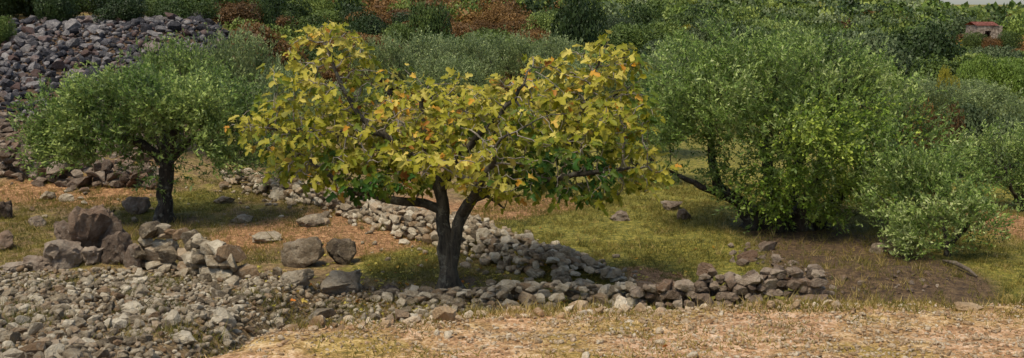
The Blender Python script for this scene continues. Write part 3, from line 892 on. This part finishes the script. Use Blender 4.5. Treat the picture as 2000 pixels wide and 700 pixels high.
# ---- the small olive at left
OB = ground(322, 434); OY = OB[1]
def op(px, py, dy=0): return plane_pt(px, py, OY + dy)
ol = Skel()
a0 = ol.path([OB + np.array([0, 0, -.1]), OB + np.array([0, 0, .08]), op(322, 395), op(324, 345), op(326, 318)], [.30, .22, .155, .15, .16])
top = a0[-1]
for pts, rad in (([op(290, 290, -.2), op(230, 262, -.4), op(160, 245, -.4)], [.1, .07, .03]), ([op(300, 255, .3), op(270, 210, .5)], [.09, .05]),
                 ([op(355, 285, .2), op(410, 250, .3), op(470, 240, .3)], [.1, .07, .03]), ([op(340, 260, -.5), op(370, 210, -.8)], [.09, .04]), ([op(325, 250, .8), op(320, 200, 1.1)], [.08, .04])):
    ol.path(pts, rad, top)
olb = px_blobs([(180, 215, 105, 62, 0, 1.5), (110, 235, 58, 55, 0, 1.0), (260, 190, 110, 52, 0, 1.6), (330, 215, 100, 60, 0, 1.8), (420, 210, 95, 65, 0, 1.5), (480, 250, 50, 55, 0, .9), (330, 300, 55, 38, -.7, .8),
                (130, 295, 58, 36, -.2, .8), (220, 260, 90, 45, -.3, 1.3), (420, 280, 80, 45, -.2, 1.2), (505, 310, 35, 36, 0, .5), (75, 255, 26, 45, 0, .5), (370, 325, 65, 22, -.6, .7, 1.5), (285, 322, 35, 18, .2, .5, 1.4), (440, 318, 55, 26, -.3, .8, 1.3), (180, 300, 60, 26, -.3, .8, 1.2), (110, 310, 50, 24, -.2, .7, 1.2), (330, 322, 50, 18, -1.0, .4, 1.4)], OY)
ol.grow(blob_points(olb, 26), .17, .28, 1.0, 90, .25)
ol.radii(.006)
olive = tag(empty("olive_tree", OB), "small olive tree with one short dark trunk on the left terrace", "tree")
ol.wood(olive, OB, M["olive_bark"], M["olive_bark"], .05)
T_ = ol.tips(.012); TPo = np.array([ol.p[k] for k in T_])
olive_crown("crown", olive, OB, TPo, OB + np.array([0, 0, 1.4]), M["olive_leaf_dark"], 8, .32, 13, .085, .46, .15, .5, .19)

# ---- the big olive at right
RB = ground(1528, 446); RY = RB[1]
def rp(px, py, dy=0): return plane_pt(px, py, RY + dy)
ro = Skel()
def stem(base_px, base_py, pts, rad, r0, dy=0):
    b = ground(base_px, base_py) + np.array([0, dy, -.15])
    return ro.path([b, b + np.array([0, 0, .3])] + pts, [r0, r0 * .85] + [q * .62 for q in rad])
s1 = stem(1475, 444, [rp(1445, 398), rp(1402, 362), rp(1388, 310), rp(1390, 250), rp(1385, 180)], [.2, .16, .12, .09, .05], .36)
s2 = stem(1520, 447, [rp(1515, 390), rp(1500, 320), rp(1490, 240), rp(1500, 160)], [.26, .18, .12, .06], .40)
s3 = stem(1565, 447, [rp(1575, 390), rp(1600, 330), rp(1630, 250), rp(1640, 170)], [.24, .17, .11, .05], .38)
s4 = stem(1600, 445, [rp(1640, 380), rp(1700, 320), rp(1760, 270)], [.17, .12, .06], .28)
s5 = stem(1540, 440, [rp(1550, 380, .6), rp(1560, 300, 1.1), rp(1570, 220, 1.4)], [.22, .16, .07], .34, .4)
qn = int(np.linalg.norm(np.array(ro.p) - rp(1440, 395), axis=1).argmin())
ro.path([rp(1398, 376, -.2), rp(1340, 352, -.3), rp(1300, 330, -.3)], [.075, .05, .025], qn)
rob = px_blobs([(1370, 130, 90, 60, .2, 1.3), (1335, 205, 85, 65, 0, 1.5), (1295, 270, 38, 45, -.2, .8), (1335, 270, 45, 26, -.1, .8), (1480, 150, 85, 65, 0, 1.8), (1590, 135, 95, 55, .2, 1.6), (1660, 170, 85, 60, .2, 1.5),
                (1440, 235, 115, 65, -.2, 2.1), (1560, 235, 120, 80, 0, 2.4), (1680, 255, 100, 75, 0, 1.8), (1420, 290, 60, 28, -.4, 1.0), (1780, 260, 70, 70, .2, 1.1), (1830, 300, 45, 55, .2, .8), (1302, 345, 14, 24, -.4, .3),
                (1380, 78, 45, 26, .2, .7), (1620, 88, 45, 26, .2, .6), (1520, 92, 30, 24, .2, .5), (1690, 130, 30, 26, .2, .5), (1750, 190, 50, 40, .2, .8), (1490, 320, 60, 40, -.7, 1.0)], RY)
rob2 = px_blobs([(1570, 310, 110, 60, -.9, 1.0), (1660, 310, 90, 60, -.9, 1.0), (1555, 370, 50, 25, -1.1, .5), (1650, 375, 55, 30, -.9, .6), (1470, 355, 35, 26, -.9, .5), (1720, 330, 50, 55, -.8, .8), (1610, 250, 120, 40, -1.2, .8), (1700, 390, 35, 24, -.8, .5), (1520, 388, 40, 18, -1.1, .4), (1600, 392, 45, 18, -1.0, .4), (1475, 385, 25, 20, -.8, .4), (1790, 340, 60, 60, -.3, .8), (1750, 400, 40, 30, -.4, .5)], RY)
A1, A2 = blob_points(rob, 20), blob_points(rob2, 34)
ro.grow(np.r_[A1, A2], .19, .30, 1.1, 90, .25)
ro.radii(.006)
bigolive = tag(empty("olive_tree", RB), "broad spreading olive tree with a thick dark multiple trunk at right", "tree")
ro.wood(bigolive, RB, M["olive_bark"], M["olive_bark"], .05)
T_ = ro.tips(.012); TPr = np.array([ro.p[k] for k in T_])
ppr = project(TPr)
lush = inside(ppr[:, 0], ppr[:, 1], [(1440, 330), (1500, 235), (1600, 205), (1730, 210), (1790, 260), (1770, 460), (1480, 470)]) & (TPr[:, 1] < RY + .2) & (rng.random(len(TPr)) < .7)
cen = RB + np.array([0, 0, 1.5])
olive_crown("crown", bigolive, RB, TPr[~lush], cen, M["olive_leaf"], 10, .38, 13, .085, .36, .17, .85, .18)
olive_crown("lower_crown", bigolive, RB, TPr[lush], cen, M["olive_leaf_lush"], 8, .28, 12, .075, .40, .16, -.1, .25)

# ---- leafy olive suckers at the right
def sucker_bush(label, base_px, blobs, mat, seed, tmean=.5, per=5, n=46):
    Bp = ground(*base_px); Yb = Bp[1]
    s = Skel()
    s.add(Bp + np.array([0, 0, -.05]), -1, .07); s.add(Bp + np.array([0, 0, .15]), 0, .06)
    for k in range(5):
        a = rng.uniform(0, 6.28)
        s.path([Bp + np.array([.25 * math.cos(a), .2 * math.sin(a), .5]), Bp + np.array([.45 * math.cos(a), .35 * math.sin(a), 1.0])], [.035, .02], 1)
    s.grow(blob_points(px_blobs(blobs, Yb), n), .15, .22, 1.0, 70, .2, (0, 0, .15))
    s.radii(.005)
    root = tag(empty("olive_bush", Bp), label, "bush")
    s.wood(root, Bp, M["olive_bark"], M["olive_bark"], .04)
    TP_ = np.array([s.p[k] for k in s.tips(.011)])
    olive_crown("crown", root, Bp, TP_, Bp + np.array([0, 0, .5]), mat, per * 2, .32, 13, .07, tmean, .14, 1.1, .19)
sucker_bush("grey green olive bush with upright shoots in front of the big olive", (1850, 500), [(1765, 420, 48, 55, 0, .6), (1850, 410, 80, 60, 0, .8), (1905, 440, 45, 42, -.1, .6), (1750, 330, 38, 50, .4, .5), (1840, 350, 50, 40, .4, .5), (1775, 470, 40, 22, -.2, .5, 1.5), (1880, 472, 70, 22, -.3, .6, 1.6), (1700, 400, 30, 40, .3, .4), (1830, 480, 60, 16, -.5, .4, 1.6), (1920, 470, 40, 20, -.3, .5, 1.4), (1745, 290, 30, 30, .5, .4)], M["olive_leaf"], 1, .36)
sucker_bush("olive bush with pale shoots cut by the right picture edge", (1992, 412), [(1960, 310, 60, 48, 0, .8), (2010, 330, 60, 60, 0, .9), (1930, 350, 60, 35, -.1, .7), (1990, 375, 60, 26, 0, .7), (1890, 345, 40, 40, .3, .5)], M["olive_leaf"], 2, .42)

# ---- shared trees and shrubs for the ground behind
def proto_olive(seed, mat, wide=2.0, high=3.4, n=260, per=11, leaf=.11):
    s = Skel()
    s.path([np.array([0, 0, -.2]), np.array([.03, 0, .5]), np.array([.08, .02, high * .34])], [.22, .16, .14], step=.25)
    t = len(s.p) - 1
    for k in range(4):
        a = k * 1.57 + rng.uniform(-.4, .4)
        s.path([np.array([math.cos(a) * wide * .3, math.sin(a) * wide * .3, high * .5]), np.array([math.cos(a) * wide * .5, math.sin(a) * wide * .5, high * .68])], [.08, .04], t, .25)
    bl = []
    for k in range(11):
        a = rng.uniform(0, 6.28); q = rng.uniform(.25, .72) * wide
        bl.append(((math.cos(a) * q, math.sin(a) * q, high * rng.uniform(.42, .78)), (wide * rng.uniform(.3, .45), wide * rng.uniform(.3, .45), high * rng.uniform(.14, .22)), 1))
    bl.append(((0, 0, high * .78), (wide * .5, wide * .5, high * .2), 1))
    P_ = blob_points(bl, 40); P_ = P_[rng.permutation(len(P_))[:n * 3]]
    s.grow(P_, .28, .36, 1.4, 60, .25)
    s.radii(.008)
    parts = [tube(np.array(s.p)[ch], [s.R[k] for k in ch], 6 if s.R[ch[-1]] > .03 or s.par[ch[0]] < 0 else 4) for ch in s.chains() if len(ch) > 1 and max(s.R[k] for k in ch[1:]) > .02]
    v, f = join_quads(parts)
    trunk = np_mesh("trunk", v, f, 4, None, True); trunk.materials.append(M["olive_bark"])
    TP_ = np.array([s.p[k] for k in s.tips(.016)])
    i_ = np.repeat(np.arange(len(TP_)), per)
    P_ = TP_[i_] + rng.normal(0, .2, (len(i_), 3))
    D_ = norm(norm(P_ - np.array([0, 0, high * .4])) * .8 + rand_dirs(len(i_)) * .6 + np.array([0, 0, .7]))
    t_ = .45 + .7 * (fbm(P_[:, 0] * 1.2 + seed, P_[:, 2] * 1.2 + P_[:, 1], 3) - .5) + rng.normal(0, .08, len(P_))
    V, F_, T = shoots(P_, D_, .4, 8, leaf, .2, t_)
    cr = np_mesh("crown", V, F_, 4, {"tint": T}); cr.materials.append(mat)
    return trunk, cr
def olive_at(label, px, py_base, width_px, top_py, proto, protosize, group=None, dist=None):
    p = ground(px, py_base) if dist is None else plane_pt(px, 200, dist)
    p[2] = hz(p[0], p[1])
    D = p[1]
    ztop = plane_pt(px, top_py, D)[2]
    sx = (width_px / FPX * D) / (2 * protosize[0]); szc = max(.35, (ztop - p[2]) / protosize[1])
    root = tag(empty("olive_tree", p), label, "tree", group)
    root.rotation_euler.z = random.uniform(0, 6.28); root.scale = (sx, sx, szc)
    for nm, meh in zip(("trunk", "crown"), proto):
        o = bpy.data.objects.new(nm, meh); COL.objects.link(o); o.parent = root
        if nm == "crown": o["kind"] = "stuff"
    return root
PO = [proto_olive(1, M["olive_leaf_grey"]), proto_olive(2, M["olive_leaf_grey"]), proto_olive(3, M["olive_leaf_dark"]), proto_olive(4, M["olive_leaf_grey"])]
SZ = (2.15, 3.55)
olive_at("dark olive tree standing behind the small left olive, below the scree", 350, 0, 210, 70, PO[2], SZ, dist=31)
olive_at("taller dark olive between the left olive and the fig's upper left branches", 480, 0, 210, 58, PO[0], SZ, dist=33)
olive_at("grey olive half hidden behind the left side of the fig crown", 560, 0, 170, 130, PO[1], SZ, dist=30)
for lab, px, wd, tp, ds, k in (("leftmost grey olive of the row seen above the fig's centre", 760, 160, 70, 46, 0), ("second grey olive from the left in the row above the fig's centre", 845, 170, 66, 50, 1),
                               ("third grey olive from the left in the row above the fig's centre", 930, 150, 68, 47, 3), ("fourth grey olive in the row above the fig's centre", 1010, 150, 66, 50, 0), ("rightmost grey olive of the row above the fig, by its right lobe", 1090, 140, 68, 46, 1),
                               ("low grey olive in the gap of the fig crown's centre", 870, 190, 105, 40, 3), ("low olive behind the right lobe of the fig", 1130, 200, 120, 38, 0),
                               ("grey olive just left of the big right olive's top", 1290, 170, 95, 34, 1), ("small olive behind the upper left shoulder of the big right olive", 1330, 120, 66, 52, 2),
                               ("olive behind the right shoulder of the big right olive", 1800, 170, 150, 34, 0), ("dark leafy olive behind the bushes near the right edge", 1930, 200, 165, 36, 1), ("olive partly cut by the right picture edge, behind the edge bush", 2010, 150, 190, 31, 3),
                               ("olive standing at the foot of the bright green shrubs", 1890, 170, 155, 45, 3), ("olive filling the gap between the fig's right edge and the big olive", 1275, 190, 190, 29, 2), ("low olive under the fig's far left branches, behind the small olive", 545, 170, 205, 27, 2), ("grey olive on the terrace behind the fig's left arm", 660, 190, 160, 38, 0)):
    olive_at(lab, px, 0, wd, tp, PO[k], SZ, "olives of the grove behind the fig" , ds)

def proto_shrub(seed, n, leaf, lobes=8, flat=.8):
    """crown of leaf sprays on a lumpy dome, unit radius, base at 0"""
    r = np.random.default_rng(seed)
    cs = np.array([(r.uniform(-.55, .55), r.uniform(-.55, .55), r.uniform(.3, .75)) for _ in range(lobes)] + [(0, 0, .6)])
    rad = r.uniform(.3, .48, len(cs))
    k = r.integers(0, len(cs), n)
    d = norm(r.normal(size=(n, 3)))
    P_ = cs[k] + d * rad[k][:, None] * (r.uniform(.55, 1.08, n) ** .5)[:, None]
    P_[:, 2] = np.abs(P_[:, 2]) * 1.15 * flat
    D_ = norm(d * .5 + norm(r.normal(size=(n, 3))) * 1.0 + np.array([0, 0, .2]))
    t = .45 + .5 * (fbm(P_[:, 0] * 3 + seed * 7, P_[:, 2] * 3 + P_[:, 1] * 2, 2) - .5) + r.normal(0, .08, n)
    nn = norm(d * .6 + norm(P_ - np.array([0, 0, .25])) * .8 + norm(r.normal(size=(n, 3))) * .5)
    L = leaf * np.exp(r.normal(0, .25, n))
    return diamond_leaves(P_, D_, nn, L, L * .42, t)
SH = [proto_shrub(k, 9500, .052, 9 + 2 * k) for k in range(4)]
SHL = [[proto_shrub(20 + k + 10 * j, n_, lf, 9 + k) for k in range(4)] for j, (n_, lf) in enumerate(((560, .125), (170, .24), (64, .42)))]
SHM = {}
def shrub_mesh(k, mat):
    if k not in SHM:
        V, F_, T = SH[k]; m_ = np_mesh("shrub", V, F_, 4, {"tint": T}); m_.materials.append(M["maquis"]); SHM[k] = m_
    return SHM[k]
def shrub(name, label, cat, p, rad, h, mat, group=None):
    o = bpy.data.objects.new(name, shrub_mesh(random.randrange(4), mat)); COL.objects.link(o)
    o.material_slots[0].link = 'OBJECT'; o.material_slots[0].material = M[mat]
    o.location = p; o.scale = (rad, rad, h); o.rotation_euler.z = random.uniform(0, 6.28)
    return tag(o, label, cat, group)
def shrub_px(name, label, cat, px, wpx, top_py, dist, mat, group=None):
    p = plane_pt(px, 200, dist); p[2] = hz(p[0], p[1])
    ztop = plane_pt(px, top_py, dist)[2]
    return shrub(name, label, cat, p, wpx / FPX * dist * .5, max(.6, ztop - p[2]), mat, group)
# ones that stand out
shrub_px("evergreen_tree", "dark round evergreen tree on the skyline above the fig's centre", "tree", 838, 95, -4, 66, "dark")
shrub_px("evergreen_tree", "dark dome shaped evergreen above the fig's right lobe", "tree", 1130, 125, -10, 64, "dark")
shrub_px("evergreen_tree", "small dark evergreen above the fig's top left branches", "tree", 520, 60, 8, 62, "dark")
shrub_px("evergreen_tree", "dark evergreen tree standing among the shrubs right of the big olive's top", "tree", 1745, 75, 60, 66, "dark")
shrub_px("yellow_shrub", "yellow leaved shrub behind the big olive's right shoulder", "shrub", 1838, 44, 130, 42, "yellow")
shrub_px("yellow_shrub", "small yellow leaved shrub low beside the larger yellow one", "shrub", 1862, 40, 156, 41, "yellow")
shrub_px("dry_shrub", "dry rust brown shrub on the right side of the big olive", "shrub", 1850, 90, 215, 26.5, "rust")
shrub_px("dry_shrub", "dry orange brown shrub tucked between the big olive and the grove", "shrub", 1790, 70, 205, 27.5, "rust")
shrub_px("green_shrub", "bright green upright shrub at the right edge below the field", "shrub", 1905, 90, 112, 51, "fresh", None)
shrub_px("green_shrub", "bright green shrub touching the right picture edge below the field", "shrub", 1975, 100, 112, 51, "fresh", None)
shrub_px("dark_tree", "dark tree at the top left corner above the scree", "tree", 30, 110, -30, 60, "dark")
shrub_px("dark_tree", "second dark tree from the top left corner above the scree", "tree", 120, 110, -30, 60, "dark")
shrub_px("dark_tree", "dark tree above the middle of the scree ridge", "tree", 215, 110, -25, 61, "dark")
shrub_px("dark_tree", "dark tree above the right end of the scree ridge", "tree", 310, 110, -25, 61, "maquis")
shrub_px("green_shrub", "low green shrub at the left picture edge beside the scree", "shrub", 10, 70, 30, 47, "maquis")

shrub_px('olive_shrub', 'grey green shrub filling the gap right of the big olive behind the dry shrubs', 'shrub', 1885, 150, 205, 29.5, 'grey')
shrub_px('olive_shrub', 'low grey green shrub behind the bush at the right edge', 'shrub', 1960, 130, 225, 29, 'grey')
# the rest of the maquis
cand = []
y = 54.0
while y < 360:
    stp = 3.3 if y < 120 else 3.3 + (y - 120) * .02
    xm = y * .50 + 3
    for x in np.arange(-xm, xm, stp):
        cand.append((x + random.uniform(-.5, .5) * stp, y + random.uniform(-.5, .5) * stp))
    y += stp
cand = np.array(cand); cz = height(cand[:, 0], cand[:, 1]); cp = project(np.c_[cand, cz])
infield = lambda q: q[0] > 1835 and 78 < q[1] < 112
keep = np.ones(len(cp), bool)
keep &= ~((cp[:, 0] > 1885) & (cp[:, 0] < 1975) & (cp[:, 2] > 80) & (cp[:, 2] < 121))
cand, cz, cp = cand[keep], cz[keep], cp[keep]
kinds = []
for (x, y), z, q in zip(cand, cz, cp):
    u = random.random(); n1 = vnoise(x * .12 + 40, y * .05)
    if infield(q): kd = "rust" if u < .8 else "yellow"
    elif q[0] < 430: kd = "dark" if u < .88 else "maquis"
    elif 680 < q[0] < 1075 and q[2] < 150: kd = "rust" if u < .62 else ("dark" if u < .72 else "maquis")
    elif 430 < q[0] <= 680: kd = "rust" if u < .25 else ("dark" if u < .6 else "maquis")
    else: kd = "rust" if u < .05 else ("yellow" if u < .07 else ("fresh" if u < .11 + .1 * (n1 > .6) else ("dark" if u < .42 else ("grey" if u < .64 else "maquis"))))
    kinds.append(kd)
order = np.argsort(cp[:, 2]); n_ind = 0
rest = []
LAB = {"dark": ("evergreen_shrub", "dark green rounded evergreen shrub on the far slope behind the grove", "dark shrubs on the far slope"),
       "maquis": ("maquis_shrub", "mid green maquis shrub on the far slope behind the grove", "green shrubs on the far slope"),
       "grey": ("grey_green_shrub", "grey green olive like shrub on the far slope behind the grove", "grey green shrubs on the far slope"),
       "rust": ("rust_shrub", "rust brown autumn shrub on the far slope behind the grove", "rust brown shrubs on the far slope"),
       "yellow": ("yellow_shrub", "yellowish autumn shrub on the far slope behind the grove", "yellow shrubs on the far slope"),
       "fresh": ("green_shrub", "light green shrub on the far slope behind the grove", "light green shrubs on the far slope")}
for k in order:
    (x, y), z, q, kd = cand[k], cz[k], cp[k], kinds[k]
    rad = random.uniform(1.1, 2.6); h = rad * random.uniform(.8, 1.45)
    if kd == "rust": h *= .8
    if q[0] > 1830 and q[2] < 105: h = min(h, max(.6, (q[1] - 86 - 24 * random.random()) / FPX * q[2])); rad = min(rad, h * 1.6)
    if infield(q): h = min(h, .8)
    if n_ind < 330 and -60 < q[0] < 2060 and q[2] < 118:
        nm, lb, gp = LAB[kd]
        place = "above the scree at upper left" if q[0] < 430 else "above the fig tree's left branches" if q[0] < 700 else "above the middle of the fig tree" if q[0] < 1080 else "between the fig tree and the big olive's top" if q[0] < 1400 else "above the big right olive" if q[0] < 1700 else "at upper right near the stone house"
        lb = lb.replace("on the far slope behind the grove", place); gp = gp.replace("on the far slope", place)
        shrub(nm, lb, "shrub", (x, y, z - .1), rad, h, kd, gp); n_ind += 1
    else: rest.append((x, y, z, rad * (1 if q[2] < 150 else 1.25), h, kd))
bykind = {}
for x, y, z, rad, h, kd in rest: bykind.setdefault(kd, []).append((x, y, z, rad, h))
Vs, Fs, Ts, Ms = [], [], [], []; off = 0
names = list(bykind)
for mi, kd in enumerate(names):
    for x, y, z, rad, h in bykind[kd]:
        V, F_, T = SHL[0 if y < 150 else 1 if y < 220 else 2][random.randrange(4)]
        a = random.uniform(0, 6.28); ca, sa = math.cos(a), math.sin(a)
        W_ = np.stack([(V[:, 0] * ca - V[:, 1] * sa) * rad + x, (V[:, 0] * sa + V[:, 1] * ca) * rad + y, V[:, 2] * h + z - .1], 1)
        Vs.append(W_); Fs.append(F_ + off); Ts.append(np.clip(T + random.uniform(-.4, .3), 0, 1)); off += len(V); Ms.append(np.full(len(F_), mi))
me = np_mesh("far_shrubbery", np.concatenate(Vs), np.concatenate(Fs), 4, {"tint": np.concatenate(Ts)})
for kd in names: me.materials.append(M[kd])
me.polygons.foreach_set("material_index", np.concatenate(Ms).astype(np.int32))
tag(link("far_shrubbery", me), "distant mass of maquis shrubs running to the skyline", "shrubbery", kind="stuff")

# ------------------------------------------------------------------ ruined house far right
def box(bm, c, s, rz=0):
    m = Matrix.Translation(c) @ Matrix.Rotation(rz, 4, 'Z') @ Matrix.Diagonal((*s, 1))
    return bmesh.ops.create_cube(bm, size=1.0, matrix=m)
def mesh_from(bm, name, mat, parent=None):
    bmesh.ops.recalc_face_normals(bm, faces=bm.faces[:])
    me = bpy.data.meshes.new(name); bm.to_mesh(me); bm.free(); return link(name, me, mat, parent)
hp = plane_pt(1930, 82, 104); hp[2] = hz(hp[0], hp[1])
house = tag(empty("stone_house", hp), "small ruined stone house with red tiled roof among far shrubs", "house")
m = NT("house_stone"); fz = m.noise(4.5, 5, .7); m.color(m.ramp(fz, [(.35, srgb(84, 72, 62)), (.5, srgb(130, 114, 98)), (.68, srgb(176, 160, 142))])); m.bump(fz, .8, .08); M["house"] = m.m
m = NT("roof_tile"); m.color(m.ramp(m.noise(3, 4), [(.35, srgb(112, 62, 50)), (.65, srgb(160, 104, 88))])); M["tile"] = m.m
m = NT("dark_opening"); m.color(srgb(24, 22, 20)); M["hole"] = m.m
hb = plane_pt(1930, 78, 104)[2] - hp[2]
ht = plane_pt(1930, 48, 104)[2] - hp[2]
bm = bmesh.new()
box(bm, (-1.15, 0, ht / 2), (1.1, .45, ht)); box(bm, (.95, 0, ht / 2), (1.5, .45, ht)); box(bm, (-.2, 0, ht - .25), (.8, .45, .5))
box(bm, (-1.475, 1.6, ht / 2), (.45, 2.75, ht)); box(bm, (1.475, 1.6, ht / 2), (.45, 2.75, ht)); box(bm, (0, 3.2, ht / 2), (3.4, .45, ht))
mesh_from(bm, "wall", M["house"], house)
house.scale = (.7, .7, .95)
shrub_px('maquis_shrub', 'green shrub hiding the lower left corner of the far stone house', 'shrub', 1896, 60, 64, 98, 'maquis')
shrub_px('maquis_shrub', 'green shrub hiding the lower right corner of the far stone house', 'shrub', 1962, 56, 62, 98, 'dark')
shrub_px('rust_shrub', 'low rust shrub in front of the far stone house wall', 'shrub', 1932, 44, 72, 97, 'rust')
bm = bmesh.new()
vs = [bm.verts.new(v) for v in ((-1.9, -.35, ht + .02), (1.2, -.35, ht + .02), (1.2, 1.6, ht + .38), (-1.9, 1.6, ht + .38), (-1.9, 3.6, ht + .02), (1.2, 3.6, ht + .02))]
bm.faces.new((vs[0], vs[1], vs[2], vs[3])); bm.faces.new((vs[3], vs[2], vs[5], vs[4]))
g_ = bmesh.ops.solidify(bm, geom=bm.faces[:], thickness=.12)
mesh_from(bm, "roof", M["tile"], house)

# ------------------------------------------------------------------ small things on the ground
a, b = ground(1842, 515), ground(1908, 545)
P_ = [a + np.array([0, 0, .05]), a * .6 + b * .4 + np.array([0, .05, .10]), a * .25 + b * .75 + np.array([0, 0, .09]), b + np.array([0, 0, .04])]
v, f = tube(P_, [.02, .04, .035, .015], 8)
log = link("fallen_branch", np_mesh("fallen_branch", v, f, 4, None, True), M["dry_wood"])
tag(log, "bare grey fallen branch lying on the brown soil at right", "branch")
fl = NT("fallen_leaf"); fl.color(srgb(176, 104, 34)); M["fallen"] = fl.m
for lab, px, py in (("orange fallen leaf lying on the rubble at lower left", 296, 584), ("orange fallen leaf on pale stones below the boulders", 568, 602), ("orange fallen leaf near the curved wall's end", 406, 532), ("orange fallen leaf below the low stones right of the fig", 1050, 592),
                    ("orange fallen leaf on the gravel at the bottom of the picture", 1303, 686), ("orange fallen leaf at the dry grass edge left of the fig", 700, 592), ("yellow fallen leaf at the foot of the fig trunk", 900, 556)):
    p = ground(px, py)
    v, f = LEAF[random.randrange(6)]
    me = np_mesh("fallen_leaf", v, f, 3, None, True)
    o = link("fallen_leaf", me, M["fallen"]); o.location = p + np.array([0, 0, .11 if p[1] > 9 and px < 600 else .03])
    o.scale = (.12,) * 3 if p[1] > 9 else (.045,) * 3; o.rotation_euler = (random.uniform(.3, .9), random.uniform(-.4, .4), random.uniform(0, 6.28))
    tag(o, lab, "leaf")

# leaf litter under the fig and weeds among the rubble
n = 900
P_ = np.c_[FB[0] + rng.normal(0, 1.9, n), FB[1] + rng.normal(0, 1.5, n)]; P_ = np.c_[P_, height(P_[:, 0], P_[:, 1]) + .015]
Vs, Fs, Ts = [], [], []; off = 0
for k in range(n):
    v, f = LEAF[k % 6]; e = Euler((random.gauss(0, .35), random.gauss(0, .35), random.uniform(0, 6.28))).to_matrix()
    Vs.append(v @ np.array(e).T * random.uniform(.06, .12) + P_[k]); Fs.append(f + off); off += len(v); Ts.append(np.full(len(v), random.uniform(.55, 1.0)))
tag(link("leaf_litter", np_mesh("leaf_litter", np.concatenate(Vs), np.concatenate(Fs), 3, {"tint": np.concatenate(Ts)}), M["fig_leaf"]), "fallen yellow and brown fig leaves littering the ground under the fig", "leaf litter", kind="stuff")
grass("weeds", "green weeds growing between the loose rubble stones at lower left", ((-9, 0), (8, 18)), 900,
      [(-60, 540), (420, 545), (600, 570), (980, 585), (700, 640), (500, 760), (-60, 760)], .10, .9, .25, 1.1, .6)

def tufts(name, label, bounds, density, poly, k, hmed, tmean):
    A = area_points(bounds, density, poly)
    P_ = np.repeat(A, k, 0) + np.c_[rng.normal(0, .05, (len(A) * k, 2)), np.zeros(len(A) * k)]
    t = np.repeat(tmean + rng.normal(0, .25, len(A)), k) + rng.normal(0, .08, len(P_))
    V, F_, T = blades(P_, hmed, .75, t)
    tag(link(name, np_mesh(name, V, F_, 3, {"tint": T}), M["grass"]), label, "grass", kind="stuff")
tufts("grass_tufts", "taller dry and green grass tufts dotted over the terrace", ((-13, 12), (15, 29)), 7,
      [(-60, 360), (420, 345), (620, 400), (830, 440), (1000, 380), (1250, 340), (2060, 380), (2060, 600), (1620, 600), (1230, 560), (1000, 560), (740, 575), (700, 500), (480, 520), (300, 520), (-60, 530)], 16, .12, .45)
tufts("dry_stalks", "dry grass stalks along the crest of the gravel edge", ((-3, 5.2), (7.2, 9)), 30,
      [(560, 650), (560, 618), (700, 600), (1000, 590), (1600, 580), (2060, 572), (2060, 606), (1600, 606), (1000, 615), (700, 628)], 12, .07, .75)
